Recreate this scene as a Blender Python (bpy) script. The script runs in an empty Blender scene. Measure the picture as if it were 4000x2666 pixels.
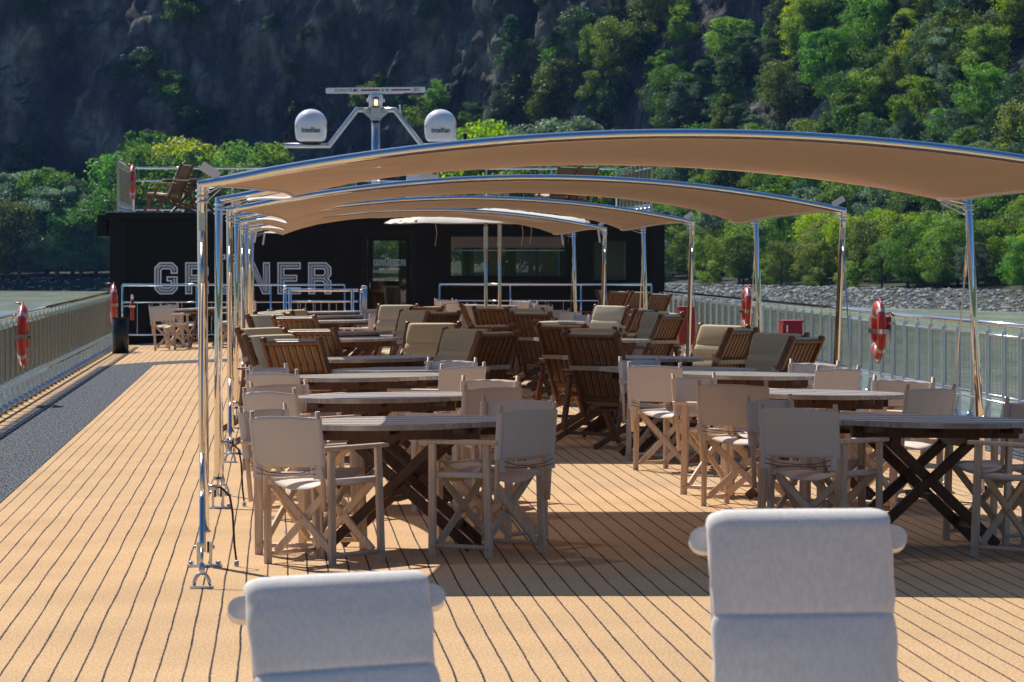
import bpy, bmesh, math, random
from mathutils import Vector, Matrix, noise
R = math.radians
PI = math.pi
scene = bpy.context.scene
C = scene.collection

# ------------------------------------------------------------------ camera
cam_d = bpy.data.cameras.new('camera')
cam = bpy.data.objects.new('camera', cam_d); C.objects.link(cam)
cam.location = (0, 0, 1.68)
cam.rotation_euler = (R(90 - 1.174), 0, R(-3.15))
cam_d.lens = 150; cam_d.sensor_width = 36
cam_d.clip_start = 0.1; cam_d.clip_end = 6000
cam_d.dof.use_dof = True; cam_d.dof.focus_distance = 32; cam_d.dof.aperture_fstop = 16
scene.camera = cam
# ------------------------------------------------------------------ sky, sun, exposure
SX, SY = 0.42, -0.84                     # horizontal run of a shadow per metre of height
SUN_EL = math.atan(1 / math.hypot(SX, SY)); SUN_AZ = math.atan2(-SX, -SY)   # from +Y towards +X
w = bpy.data.worlds.new("World"); scene.world = w; w.use_nodes = True
nt = w.node_tree
bg = nt.nodes['Background']; bg.inputs[1].default_value = 0.083
sky = nt.nodes.new('ShaderNodeTexSky'); sky.sky_type = 'NISHITA'; sky.sun_disc = False
sky.sun_elevation = SUN_EL; sky.sun_rotation = SUN_AZ % (2 * PI)
sky.altitude = 200; sky.air_density = 1.0; sky.dust_density = 0.6; sky.ozone_density = 4.0
hsv = nt.nodes.new('ShaderNodeHueSaturation'); hsv.inputs['Saturation'].default_value = 1.2; hsv.inputs['Value'].default_value = .95
nt.links.new(sky.outputs[0], hsv.inputs['Color']); nt.links.new(hsv.outputs[0], bg.inputs[0])
sun_d = bpy.data.lights.new('sun', 'SUN'); sun_d.energy = 5.0; sun_d.angle = R(0.5); sun_d.color = (1, .95, .87)
sun = bpy.data.objects.new('sun', sun_d); C.objects.link(sun)
sun.rotation_euler = Vector((SX, SY, -1)).to_track_quat('-Z', 'Y').to_euler()
scene.view_settings.view_transform = 'Standard'; scene.view_settings.look = 'None'
scene.view_settings.gamma = 1; scene.view_settings.exposure = 0.34
scene.render.engine = 'CYCLES'

# ------------------------------------------------------------------ material helpers
M = {}
def nodes_of(m):
    m.use_nodes = True
    t = m.node_tree
    return t, t.nodes, t.links, t.nodes['Principled BSDF']
def mat(name, c1, c2=None, ns=6.0, sc=(1, 1, 1), detail=4, rough=.6, metal=0.0, spec=.5, bump=0.0, bs=None, orand=0.0,
        lo=.35, hi=.65, rough2=None, sheen=0, coat=0):
    m = bpy.data.materials.new(name); t, N, L, b = nodes_of(m)
    b.inputs['Roughness'].default_value = rough; b.inputs['Metallic'].default_value = metal
    b.inputs['Specular IOR Level'].default_value = spec
    if sheen: b.inputs['Sheen Weight'].default_value = sheen
    if coat: b.inputs['Coat Weight'].default_value = coat; b.inputs['Coat Roughness'].default_value = .12
    tc = N.new('ShaderNodeTexCoord'); mp = N.new('ShaderNodeMapping'); mp.inputs['Scale'].default_value = sc
    L.new(tc.outputs['Object'], mp.inputs[0])
    out = None
    if c2 is not None:
        nz = N.new('ShaderNodeTexNoise'); nz.inputs['Scale'].default_value = ns; nz.inputs['Detail'].default_value = detail
        L.new(mp.outputs[0], nz.inputs['Vector'])
        cr = N.new('ShaderNodeValToRGB'); cr.color_ramp.elements[0].position = lo; cr.color_ramp.elements[1].position = hi
        cr.color_ramp.elements[0].color = (*c1, 1); cr.color_ramp.elements[1].color = (*c2, 1)
        L.new(nz.outputs['Fac'], cr.inputs[0]); out = cr.outputs[0]
        if rough2 is not None:
            mr = N.new('ShaderNodeMapRange'); mr.inputs[3].default_value = rough; mr.inputs[4].default_value = rough2
            L.new(nz.outputs['Fac'], mr.inputs[0]); L.new(mr.outputs[0], b.inputs['Roughness'])
    if orand:
        oi = N.new('ShaderNodeObjectInfo'); mr = N.new('ShaderNodeMapRange')
        mr.inputs[3].default_value = 1 - orand; mr.inputs[4].default_value = 1 + orand
        L.new(oi.outputs['Random'], mr.inputs[0])
        hs = N.new('ShaderNodeHueSaturation'); L.new(mr.outputs[0], hs.inputs['Value'])
        if out: L.new(out, hs.inputs['Color'])
        else: hs.inputs['Color'].default_value = (*c1, 1)
        out = hs.outputs[0]
    if out: L.new(out, b.inputs['Base Color'])
    else: b.inputs['Base Color'].default_value = (*c1, 1)
    if bump:
        n2 = N.new('ShaderNodeTexNoise'); n2.inputs['Scale'].default_value = bs or ns * 4; n2.inputs['Detail'].default_value = 3
        L.new(mp.outputs[0], n2.inputs['Vector'])
        bp = N.new('ShaderNodeBump'); bp.inputs['Strength'].default_value = bump; bp.inputs['Distance'].default_value = .01
        L.new(n2.outputs['Fac'], bp.inputs['Height']); L.new(bp.outputs[0], b.inputs['Normal'])
    M[name] = m
    return m
def mathn(N, L, op, a, b=None, c=None):
    n = N.new('ShaderNodeMath'); n.operation = op
    for i, v in enumerate((a, b, c)):
        if v is None: continue
        if isinstance(v, (int, float)): n.inputs[i].default_value = v
        else: L.new(v, n.inputs[i])
    return n.outputs[0]

mat('steel', (.80, .80, .80), rough=.045, metal=1.0)
mat('satin_plate', (.80, .83, .83), (.74, .77, .77), ns=2, rough=.38, metal=1.0)
mat('rod_steel', (.27, .26, .24), rough=.25, metal=1.0)
mat('satin_steel', (.62, .63, .65), (.55, .56, .58), ns=3, rough=.28, metal=1.0)
mat('mirror_plate', (.80, .82, .82), (.74, .76, .76), ns=2, rough=.13, metal=1.0, bump=.10, bs=5)
mat('teak', (.26, .105, .038), (.14, .055, .022), ns=5, sc=(14, 14, 1.5), detail=6, rough=.42, spec=.5, orand=.25, bump=.15, bs=12)
mat('teak_dark', (.12, .045, .02), (.06, .024, .012), ns=5, sc=(10, 10, 2), rough=.45, orand=.15)
mat('pale_wood', (.70, .53, .39), (.56, .40, .28), ns=4, sc=(20, 20, 1.6), detail=6, rough=.55, orand=.10, bump=.1, bs=10)
mat('white_wood', (.80, .77, .74), (.72, .69, .66), ns=4, sc=(3, 20, 20), rough=.4)
mat('canvas', (.70, .615, .54), (.64, .56, .49), ns=260, detail=2, rough=.9, spec=.2, orand=.05, bump=.12, bs=300)
mat('cream_cushion', (.60, .54, .38), (.54, .48, .33), ns=160, detail=2, rough=.95, spec=.15, orand=.07, bump=.35, bs=150)
mat('grey_cushion', (.84, .785, .72), (.75, .70, .64), ns=90, sc=(1, 1, .3), detail=3, rough=.95, spec=.1, bump=.08, bs=260)
mat('webbing', (.58, .47, .33), (.52, .42, .29), ns=80, rough=.9, spec=.2)
mat('white_webbing', (.72, .72, .74), rough=.7)
mat('cord_brown', (.17, .06, .028), rough=.8)
mat('black_wall', (.0045, .0047, .0065), (.0065, .0068, .009), ns=.9, rough=.40, spec=.22, bump=.02, bs=1.2)
mat('black_trim', (.007, .0072, .009), rough=.4, spec=.25)
mat('black_rubber', (.012, .012, .013), rough=.6)
mat('black_bin', (.012, .012, .014), rough=.35)
mat('letter_paint', (.90, .89, .93), rough=.6)
mat('ring_orange', (.62, .045, .014), (.55, .035, .012), ns=6, rough=.38, spec=.5)
mat('ring_band', (.55, .56, .58), rough=.35, metal=.3)
mat('red_paint', (.34, .010, .018), (.28, .008, .014), ns=3, rough=.38, spec=.5)
mat('white_plastic', (.82, .83, .85), rough=.22, spec=.5, coat=.3)
mat('white_paint', (.74, .76, .80), rough=.4)
mat('text_black', (.015, .017, .025), rough=.5)
mat('text_grey', (.30, .31, .34), rough=.5)
mat('text_red', (.35, .012, .03), rough=.5)
mat('interior_dark', (.025, .022, .02), (.04, .034, .03), ns=2, rough=.7)
mat('interior_wood', (.10, .06, .035), (.06, .035, .02), ns=3, sc=(8, 8, 1), rough=.5)
mat('yellow_paint', (.30, .19, .035), rough=.6)
mat('blind', (.20, .14, .10), (.15, .10, .07), ns=20, sc=(.1, .1, 12), rough=.7)
mat('bark', (.09, .075, .06), (.05, .042, .035), ns=3, sc=(1, 1, .3), rough=.9)
mat('parasol_cloth', (.62, .57, .49), (.57, .52, .45), ns=3, rough=.85)
mat('hull_paint', (.55, .56, .57), rough=.35)
mat('roof_deck', (.30, .28, .26), rough=.8)
# ------------------------------------------------------------------ special materials
def special_materials():
    # striped carpet
    m = bpy.data.materials.new('deck_carpet'); t, N, L, b = nodes_of(m); M['deck_carpet'] = m
    b.inputs['Roughness'].default_value = .95; b.inputs['Specular IOR Level'].default_value = .1
    tc = N.new('ShaderNodeTexCoord'); sx = N.new('ShaderNodeSeparateXYZ'); L.new(tc.outputs['Object'], sx.inputs[0])
    mp = N.new('ShaderNodeMapping'); mp.inputs['Scale'].default_value = (9, .5, 1); L.new(tc.outputs['Object'], mp.inputs[0])
    nz = N.new('ShaderNodeTexNoise'); nz.inputs['Scale'].default_value = 1.0; nz.inputs['Detail'].default_value = 2.5
    L.new(mp.outputs[0], nz.inputs['Vector'])
    jz = N.new('ShaderNodeTexNoise'); jz.inputs['Scale'].default_value = 70; jz.inputs['Detail'].default_value = 2
    L.new(tc.outputs['Object'], jz.inputs['Vector'])
    wob = mathn(N, L, 'MULTIPLY_ADD', mathn(N, L, 'SUBTRACT', nz.outputs['Fac'], .5), .024, sx.outputs[0])
    wob = mathn(N, L, 'MULTIPLY_ADD', mathn(N, L, 'SUBTRACT', jz.outputs['Fac'], .5), .014, wob)
    fr = mathn(N, L, 'FRACT', mathn(N, L, 'DIVIDE', wob, .109))
    d = mathn(N, L, 'ABSOLUTE', mathn(N, L, 'SUBTRACT', fr, .5))
    mr = N.new('ShaderNodeMapRange'); mr.inputs[1].default_value = .036; mr.inputs[2].default_value = .046
    L.new(d, mr.inputs[0])
    fz = N.new('ShaderNodeTexNoise'); fz.inputs['Scale'].default_value = 1; fz.inputs['Detail'].default_value = 3
    fm = N.new('ShaderNodeMapping'); fm.inputs['Scale'].default_value = (85, 26, 1); L.new(tc.outputs['Object'], fm.inputs[0]); L.new(fm.outputs[0], fz.inputs['Vector'])
    cr = N.new('ShaderNodeValToRGB'); cr.color_ramp.elements[0].position = .34; cr.color_ramp.elements[1].position = .66
    cr.color_ramp.elements[0].color = (.45, .275, .132, 1); cr.color_ramp.elements[1].color = (.64, .425, .236, 1)
    L.new(fz.outputs['Fac'], cr.inputs[0])
    bz = N.new('ShaderNodeTexNoise'); bz.inputs['Scale'].default_value = .9; bz.inputs['Detail'].default_value = 5
    L.new(tc.outputs['Object'], bz.inputs['Vector'])
    hs = N.new('ShaderNodeHueSaturation'); L.new(cr.outputs[0], hs.inputs['Color'])
    mv = N.new('ShaderNodeMapRange'); mv.inputs[1].default_value = .3; mv.inputs[2].default_value = .7; mv.inputs[3].default_value = .90; mv.inputs[4].default_value = 1.07
    L.new(bz.outputs['Fac'], mv.inputs[0]); L.new(mv.outputs[0], hs.inputs['Value'])
    mx = N.new('ShaderNodeMix'); mx.data_type = 'RGBA'
    mx.inputs[6].default_value = (.018, .019, .026, 1)
    L.new(mr.outputs[0], mx.inputs[0]); L.new(hs.outputs[0], mx.inputs[7]); L.new(mx.outputs[2], b.inputs['Base Color'])
    bp = N.new('ShaderNodeBump'); bp.inputs['Strength'].default_value = .5; bp.inputs['Distance'].default_value = .006
    L.new(fz.outputs['Fac'], bp.inputs['Height']); L.new(bp.outputs[0], b.inputs['Normal'])
    # black running track
    m = bpy.data.materials.new('track_carpet'); t, N, L, b = nodes_of(m); M['track_carpet'] = m
    b.inputs['Roughness'].default_value = .95; b.inputs['Specular IOR Level'].default_value = .15
    tc = N.new('ShaderNodeTexCoord'); nz = N.new('ShaderNodeTexNoise'); nz.inputs['Scale'].default_value = 1; nz.inputs['Detail'].default_value = 3
    mp = N.new('ShaderNodeMapping'); mp.inputs['Scale'].default_value = (62, 9, 1); L.new(tc.outputs['Object'], mp.inputs[0]); L.new(mp.outputs[0], nz.inputs['Vector'])
    cr = N.new('ShaderNodeValToRGB'); cr.color_ramp.elements[0].position = .42; cr.color_ramp.elements[1].position = .70
    cr.color_ramp.elements[0].color = (.008, .010, .016, 1); cr.color_ramp.elements[1].color = (.19, .205, .23, 1)
    L.new(nz.outputs['Fac'], cr.inputs[0]); L.new(cr.outputs[0], b.inputs['Base Color'])
    # weathered plank table top
    m = bpy.data.materials.new('teak_grey'); t, N, L, b = nodes_of(m); M['teak_grey'] = m
    b.inputs['Roughness'].default_value = .38; b.inputs['Specular IOR Level'].default_value = .55
    tc = N.new('ShaderNodeTexCoord'); mp = N.new('ShaderNodeMapping'); mp.inputs['Scale'].default_value = (1.5, 22, 5); L.new(tc.outputs['Object'], mp.inputs[0])
    nz = N.new('ShaderNodeTexNoise'); nz.inputs['Scale'].default_value = 2.2; nz.inputs['Detail'].default_value = 7
    L.new(mp.outputs[0], nz.inputs['Vector'])
    cr = N.new('ShaderNodeValToRGB'); cr.color_ramp.elements[0].position = .3; cr.color_ramp.elements[1].position = .7
    cr.color_ramp.elements[0].color = (.25, .195, .152, 1); cr.color_ramp.elements[1].color = (.48, .42, .355, 1)
    L.new(nz.outputs['Fac'], cr.inputs[0]); L.new(cr.outputs[0], b.inputs['Base Color'])
    bp = N.new('ShaderNodeBump'); bp.inputs['Strength'].default_value = .12; bp.inputs['Distance'].default_value = .01
    L.new(nz.outputs['Fac'], bp.inputs['Height']); L.new(bp.outputs[0], b.inputs['Normal'])
    # sail cloth: woven mesh, lets a little sun through
    def cloth(name, col, transp, transl):
        m = bpy.data.materials.new(name); t, N, L, b = nodes_of(m); M[name] = m
        b.inputs['Roughness'].default_value = .9; b.inputs['Specular IOR Level'].default_value = .15
        b.inputs['Base Color'].default_value = (*col, 1)
        tc = N.new('ShaderNodeTexCoord'); nz = N.new('ShaderNodeTexNoise'); nz.inputs['Scale'].default_value = 1.2; nz.inputs['Detail'].default_value = 4
        mp = N.new('ShaderNodeMapping'); mp.inputs['Scale'].default_value = (1.6, .35, 1); L.new(tc.outputs['Object'], mp.inputs[0]); L.new(mp.outputs[0], nz.inputs['Vector'])
        bp = N.new('ShaderNodeBump'); bp.inputs['Strength'].default_value = .25; bp.inputs['Distance'].default_value = .03
        L.new(nz.outputs['Fac'], bp.inputs['Height']); L.new(bp.outputs[0], b.inputs['Normal'])
        tl = N.new('ShaderNodeBsdfTranslucent'); tl.inputs[0].default_value = (*[c * .9 for c in col], 1)
        m1 = N.new('ShaderNodeMixShader'); m1.inputs[0].default_value = transl
        L.new(b.outputs[0], m1.inputs[1]); L.new(tl.outputs[0], m1.inputs[2])
        tr = N.new('ShaderNodeBsdfTransparent'); m2 = N.new('ShaderNodeMixShader'); m2.inputs[0].default_value = transp
        L.new(m1.outputs[0], m2.inputs[1]); L.new(tr.outputs[0], m2.inputs[2])
        L.new(m2.outputs[0], N['Material Output'].inputs[0])
    cloth('sail_cloth', (.49, .315, .19), .05, .11)
    # glass
    m = bpy.data.materials.new('glass'); t, N, L, b = nodes_of(m); M['glass'] = m
    N.remove(b)
    tr = N.new('ShaderNodeBsdfTransparent'); tr.inputs[0].default_value = (.72, .76, .76, 1)
    gl = N.new('ShaderNodeBsdfGlossy'); gl.inputs['Roughness'].default_value = .02; gl.inputs[0].default_value = (.9, .95, 1, 1)
    fr = N.new('ShaderNodeFresnel'); fr.inputs[0].default_value = 1.6
    ms = N.new('ShaderNodeMixShader'); L.new(fr.outputs[0], ms.inputs[0]); L.new(tr.outputs[0], ms.inputs[1]); L.new(gl.outputs[0], ms.inputs[2])
    L.new(ms.outputs[0], N['Material Output'].inputs[0])
    # foliage
    def leaf(name, c1, c2, transl=.35, rough=.5):
        m = bpy.data.materials.new(name); t, N, L, b = nodes_of(m); M[name] = m
        b.inputs['Roughness'].default_value = rough; b.inputs['Specular IOR Level'].default_value = .12
        tc = N.new('ShaderNodeTexCoord'); nz = N.new('ShaderNodeTexNoise'); nz.inputs['Scale'].default_value = 5.5; nz.inputs['Detail'].default_value = 4
        L.new(tc.outputs['Object'], nz.inputs['Vector'])
        cr = N.new('ShaderNodeValToRGB'); cr.color_ramp.elements[0].position = .34; cr.color_ramp.elements[1].position = .66
        cr.color_ramp.elements[0].color = (*c1, 1); cr.color_ramp.elements[1].color = (*c2, 1)
        L.new(nz.outputs['Fac'], cr.inputs[0])
        oi = N.new('ShaderNodeObjectInfo'); hs = N.new('ShaderNodeHueSaturation'); L.new(cr.outputs[0], hs.inputs['Color'])
        mh = N.new('ShaderNodeMapRange'); mh.inputs[3].default_value = .475; mh.inputs[4].default_value = .525; L.new(oi.outputs['Random'], mh.inputs[0]); L.new(mh.outputs[0], hs.inputs['Hue'])
        wn = N.new('ShaderNodeTexWhiteNoise'); wn.noise_dimensions = '1D'; L.new(oi.outputs['Random'], wn.inputs['W'])
        mv = N.new('ShaderNodeMapRange'); mv.inputs[3].default_value = .55; mv.inputs[4].default_value = 1.35; L.new(wn.outputs['Value'], mv.inputs[0]); L.new(mv.outputs[0], hs.inputs['Value'])
        L.new(hs.outputs[0], b.inputs['Base Color'])
        tl = N.new('ShaderNodeBsdfTranslucent')
        h2 = N.new('ShaderNodeHueSaturation'); h2.inputs['Hue'].default_value = .49; h2.inputs['Saturation'].default_value = 1.15; h2.inputs['Value'].default_value = 1.9
        L.new(hs.outputs[0], h2.inputs['Color']); L.new(h2.outputs[0], tl.inputs[0])
        ms = N.new('ShaderNodeMixShader'); ms.inputs[0].default_value = transl*.85
        L.new(b.outputs[0], ms.inputs[1]); L.new(tl.outputs[0], ms.inputs[2]); L.new(ms.outputs[0], N['Material Output'].inputs[0])
    leaf('leaf_green', (.048, .120, .020), (.155, .275, .050), .48)
    leaf('leaf_yellow', (.11, .19, .018), (.26, .345, .04), .55)
    leaf('leaf_dark', (.022, .056, .022), (.066, .135, .045), .36)
    leaf('leaf_silver', (.065, .105, .062), (.18, .265, .16), .42)
    leaf('leaf_olive', (.058, .085, .018), (.155, .215, .045), .46)
    # rock
    def rock(name, c1, c2, c3, s1):
        m = bpy.data.materials.new(name); t, N, L, b = nodes_of(m); M[name] = m
        b.inputs['Roughness'].default_value = .9; b.inputs['Specular IOR Level'].default_value = .2
        tc = N.new('ShaderNodeTexCoord'); mp = N.new('ShaderNodeMapping'); mp.inputs['Scale'].default_value = (1, 1, .55); mp.inputs['Rotation'].default_value = (.2, .5, 0)
        L.new(tc.outputs['Object'], mp.inputs[0])
        n1 = N.new('ShaderNodeTexNoise'); n1.inputs['Scale'].default_value = s1; n1.inputs['Detail'].default_value = 9; n1.inputs['Roughness'].default_value = .68
        L.new(mp.outputs[0], n1.inputs['Vector'])
        cr = N.new('ShaderNodeValToRGB'); e = cr.color_ramp.elements; e[0].position = .36; e[1].position = .66
        e[0].color = (*c1, 1); e[1].color = (*c3, 1); x = e.new(.5); x.color = (*c2, 1)
        L.new(n1.outputs['Fac'], cr.inputs[0])
        mp2 = N.new('ShaderNodeMapping'); mp2.inputs['Scale'].default_value = (1, 1, .22); mp2.inputs['Rotation'].default_value = (.15, .35, 0)
        wz = N.new('ShaderNodeTexNoise'); wz.inputs['Scale'].default_value = .12; wz.inputs['Detail'].default_value = 5
        L.new(tc.outputs['Object'], wz.inputs['Vector'])
        va = N.new('ShaderNodeVectorMath'); va.operation = 'MULTIPLY_ADD'; va.inputs[1].default_value = (9, 9, 9)
        L.new(wz.outputs['Color'], va.inputs[0]); L.new(tc.outputs['Object'], va.inputs[2]); L.new(va.outputs[0], mp2.inputs[0])
        vo = N.new('ShaderNodeTexVoronoi'); vo.feature = 'DISTANCE_TO_EDGE'; vo.inputs['Scale'].default_value = .16
        L.new(mp2.outputs[0], vo.inputs['Vector'])
        vr = N.new('ShaderNodeMapRange'); vr.inputs[1].default_value = .0; vr.inputs[2].default_value = .16; vr.inputs[3].default_value = .55; vr.inputs[4].default_value = 1.0
        L.new(vo.outputs['Distance'], vr.inputs[0])
        mm = N.new('ShaderNodeMix'); mm.data_type = 'RGBA'; mm.blend_type = 'MULTIPLY'; mm.inputs[0].default_value = 1
        L.new(cr.outputs[0], mm.inputs[6]); L.new(vr.outputs[0], mm.inputs[7]); L.new(mm.outputs[2], b.inputs['Base Color'])
        n2 = N.new('ShaderNodeTexNoise'); n2.inputs['Scale'].default_value = s1 * 6; n2.inputs['Detail'].default_value = 6
        L.new(mp.outputs[0], n2.inputs['Vector'])
        bp = N.new('ShaderNodeBump'); bp.inputs['Strength'].default_value = .8; bp.inputs['Distance'].default_value = 1.2
        L.new(n2.outputs['Fac'], bp.inputs['Height']); L.new(bp.outputs[0], b.inputs['Normal'])
    rock('cliff_rock', (.020, .022, .028), (.064, .062, .064), (.26, .235, .20), .085)
    mat('riprap_stone', (.12, .125, .135), (.46, .46, .46), ns=1.1, rough=.9, orand=0, bump=.3, bs=4)
    # water
    m = bpy.data.materials.new('river_water'); t, N, L, b = nodes_of(m); M['river_water'] = m
    b.inputs['Base Color'].default_value = (.27, .31, .235, 1); b.inputs['Roughness'].default_value = .18; b.inputs['Specular IOR Level'].default_value = .35
    t0 = N.new('ShaderNodeTexCoord'); m0 = N.new('ShaderNodeMapping'); m0.inputs['Scale'].default_value = (.22, .03, 1); L.new(t0.outputs['Object'], m0.inputs[0])
    n0 = N.new('ShaderNodeTexNoise'); n0.inputs['Scale'].default_value = 1; n0.inputs['Detail'].default_value = 6; L.new(m0.outputs[0], n0.inputs['Vector'])
    c0 = N.new('ShaderNodeValToRGB'); c0.color_ramp.elements[0].position = .38; c0.color_ramp.elements[1].position = .64
    c0.color_ramp.elements[0].color = (.23, .275, .20, 1); c0.color_ramp.elements[1].color = (.36, .40, .31, 1)  # paler streaks in the colour stand in for sparkle on the ripples
    L.new(n0.outputs['Fac'], c0.inputs[0]); L.new(c0.outputs[0], b.inputs['Base Color'])
    tc = N.new('ShaderNodeTexCoord'); mp = N.new('ShaderNodeMapping'); mp.inputs['Scale'].default_value = (1, .45, 1); L.new(tc.outputs['Object'], mp.inputs[0])
    n1 = N.new('ShaderNodeTexNoise'); n1.inputs['Scale'].default_value = .8; n1.inputs['Detail'].default_value = 4; L.new(mp.outputs[0], n1.inputs['Vector'])
    bp = N.new('ShaderNodeBump'); bp.inputs['Strength'].default_value = .9; bp.inputs['Distance'].default_value = .5
    L.new(n1.outputs['Fac'], bp.inputs['Height']); L.new(bp.outputs[0], b.inputs['Normal'])
special_materials()
# ------------------------------------------------------------------ mesh helpers
class MB:
    def __init__(s): s.v = []; s.f = []; s.s = []
    def add(s, vs, fs, smooth=False):
        o = len(s.v); s.v += [tuple(v) for v in vs]; s.f += [tuple(i + o for i in f) for f in fs]; s.s += [smooth] * len(fs)
    def box(s, x0, y0, z0, x1, y1, z1):
        s.add([(x0,y0,z0),(x1,y0,z0),(x1,y1,z0),(x0,y1,z0),(x0,y0,z1),(x1,y0,z1),(x1,y1,z1),(x0,y1,z1)],
              [(0,3,2,1),(4,5,6,7),(0,1,5,4),(1,2,6,5),(2,3,7,6),(3,0,4,7)])
    def bar(s, p, q, w, h, up=(0,0,1), ch=0.0):
        """bar from p to q; w across (perp. to up), h along up; ch chamfers the long edges"""
        p = Vector(p); q = Vector(q); d = (q - p).normalized(); u = Vector(up); a = d.cross(u)
        if a.length < 1e-5: a = d.cross(Vector((1,0,0)))
        a.normalize(); u = a.cross(d).normalized(); w /= 2; h /= 2
        if ch: prof = [(-w,-h+ch),(-w+ch,-h),(w-ch,-h),(w,-h+ch),(w,h-ch),(w-ch,h),(-w+ch,h),(-w,h-ch)]
        else: prof = [(-w,-h),(w,-h),(w,h),(-w,h)]
        n = len(prof)
        vs = [p + a*x + u*y for x, y in prof] + [q + a*x + u*y for x, y in prof]
        s.add(vs, [(i, (i+1) % n, n + (i+1) % n, n + i) for i in range(n)] + [tuple(range(n))[::-1], tuple(range(n, 2*n))])
    def tube(s, pts, r, n=10, caps=True, sharp=25, closed=False):
        P = [Vector(p) for p in pts]
        rr = r if isinstance(r, (list, tuple)) else [r] * len(P)
        if closed: P = P + [P[0], P[1]]; rr = list(rr) + [rr[0], rr[1]]
        d0 = (P[1]-P[0]).normalized(); a = d0.orthogonal().normalized(); b = d0.cross(a)
        m = len(P); ring = None
        start = True
        for i in range(m):
            if i < m - 1: dn = (P[i+1]-P[i]).normalized()
            else: dn = (P[i]-P[i-1]).normalized()
            dp = (P[i]-P[i-1]).normalized() if i else dn
            nb = (dp + dn).normalized()
            # carry frame
            if i:
                a = (a - dp * a.dot(dp)).normalized(); b = dp.cross(a)
            vs = []
            for k in range(n):
                t = 2*PI*k/n; o = (a*math.cos(t) + b*math.sin(t)) * rr[i]
                den = dp.dot(nb)
                vs.append(P[i] + o - dp * (o.dot(nb) / den if den > .2 else 0))
            base = len(s.v); s.v += [tuple(v) for v in vs]
            new = list(range(base, base+n))
            if ring is not None:
                for k in range(n):
                    s.f.append((ring[k], ring[(k+1) % n], new[(k+1) % n], new[k])); s.s.append(True)
            elif caps and not closed:
                s.f.append(tuple(new[::-1])); s.s.append(False)
            ring = new
            if i < m-1 and i and dp.dot(dn) < math.cos(R(sharp)):
                base = len(s.v); s.v += [s.v[j] for j in new]; ring = list(range(base, base+n))
        if caps and not closed: s.f.append(tuple(ring)); s.s.append(False)
    def lathe(s, prof, n=20, o=(0,0,0), axis='Z', smooth=True):
        vs = []; fs = []; m = len(prof)
        for k in range(n):
            t = 2*PI*k/n; c, q = math.cos(t), math.sin(t)
            for r, z in prof:
                if axis == 'Z': vs.append((o[0]+r*c, o[1]+r*q, o[2]+z))
                elif axis == 'X': vs.append((o[0]+z, o[1]+r*c, o[2]+r*q))
                else: vs.append((o[0]+r*q, o[1]+z, o[2]+r*c))
        for k in range(n):
            for i in range(m-1):
                a0 = k*m+i; b0 = ((k+1) % n)*m+i
                fs.append((a0, b0, b0+1, a0+1))
        s.add(vs, fs, smooth)
    def prism(s, poly, z0, z1, tf=None):
        n = len(poly); vs = [(x,y,z0) for x,y in poly] + [(x,y,z1) for x,y in poly]
        if tf: vs = [tf(*v) for v in vs]
        s.add(vs, [tuple(range(n))[::-1], tuple(range(n,2*n))] + [(i,(i+1)%n,n+(i+1)%n,n+i) for i in range(n)])
    def grid(s, fn, nu, nv, smooth=True, thick=0, flip=False):
        """fn(u,v)->point; thick>0 adds a second skin along the normal and closes the rim"""
        P = [[Vector(fn(i/nu, j/nv)) for j in range(nv+1)] for i in range(nu+1)]
        idx = lambda i,j: i*(nv+1)+j
        vs = [P[i][j] for i in range(nu+1) for j in range(nv+1)]
        fs = [(idx(i,j), idx(i+1,j), idx(i+1,j+1), idx(i,j+1)) for i in range(nu) for j in range(nv)]
        if thick:
            k = len(vs); q = []
            for i in range(nu+1):
                for j in range(nv+1):
                    du = P[min(i+1,nu)][j]-P[max(i-1,0)][j]; dv = P[i][min(j+1,nv)]-P[i][max(j-1,0)]
                    nn = du.cross(dv)
                    if nn.length > 1e-9: nn.normalize()
                    q.append(P[i][j] - nn*thick)
            vs += q
            fs += [(k+idx(i,j), k+idx(i,j+1), k+idx(i+1,j+1), k+idx(i+1,j)) for i in range(nu) for j in range(nv)]
            rim = [idx(i,0) for i in range(nu)] + [idx(nu,j) for j in range(nv)] + [idx(i,nv) for i in range(nu,0,-1)] + [idx(0,j) for j in range(nv,0,-1)]
            m = len(rim)
            fs += [(rim[a], k+rim[a], k+rim[(a+1)%m], rim[(a+1)%m]) for a in range(m)]
        s.add(vs, fs, smooth)
    def build(s, name, material, parent=None, loc=None):
        me = bpy.data.meshes.new(name); me.from_pydata(s.v, [], s.f)
        me.polygons.foreach_set('use_smooth', s.s); me.materials.append(material if not isinstance(material, str) else M[material])
        me.update()
        o = bpy.data.objects.new(name, me); C.objects.link(o)
        if parent is not None: o.parent = parent
        if loc: o.location = loc
        return o
def tag(o, label=None, cat=None, group=None, kind=None):
    if label: o['label'] = label
    if cat: o['category'] = cat
    if group: o['group'] = group
    if kind: o['kind'] = kind
    return o
def thing(name, loc, label, cat, group=None, rz=0.0):
    o = bpy.data.objects.new(name, None); C.objects.link(o); o.empty_display_size = .2
    o.location = loc; o.rotation_euler = (0, 0, rz)
    return tag(o, label, cat, group)
def copy_tree(o, parent=None):
    c = o.copy(); C.objects.link(c)
    if parent is not None: c.parent = parent; c.matrix_parent_inverse = o.matrix_parent_inverse
    for ch in [x for x in KIDS.get(o.name, [])]: copy_tree(ch, c)
    return c
KIDS = {}
def index_kids(root):
    """children lists, gathered once (obj.children walks the whole file)"""
    for o in list(bpy.data.objects):
        if o.parent is not None:
            l = KIDS.setdefault(o.parent.name, [])
            if o not in l: l.append(o)
XC = 2.2; CAMBER = .0056
def dz(x): return -CAMBER * (x - XC) ** 2
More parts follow.
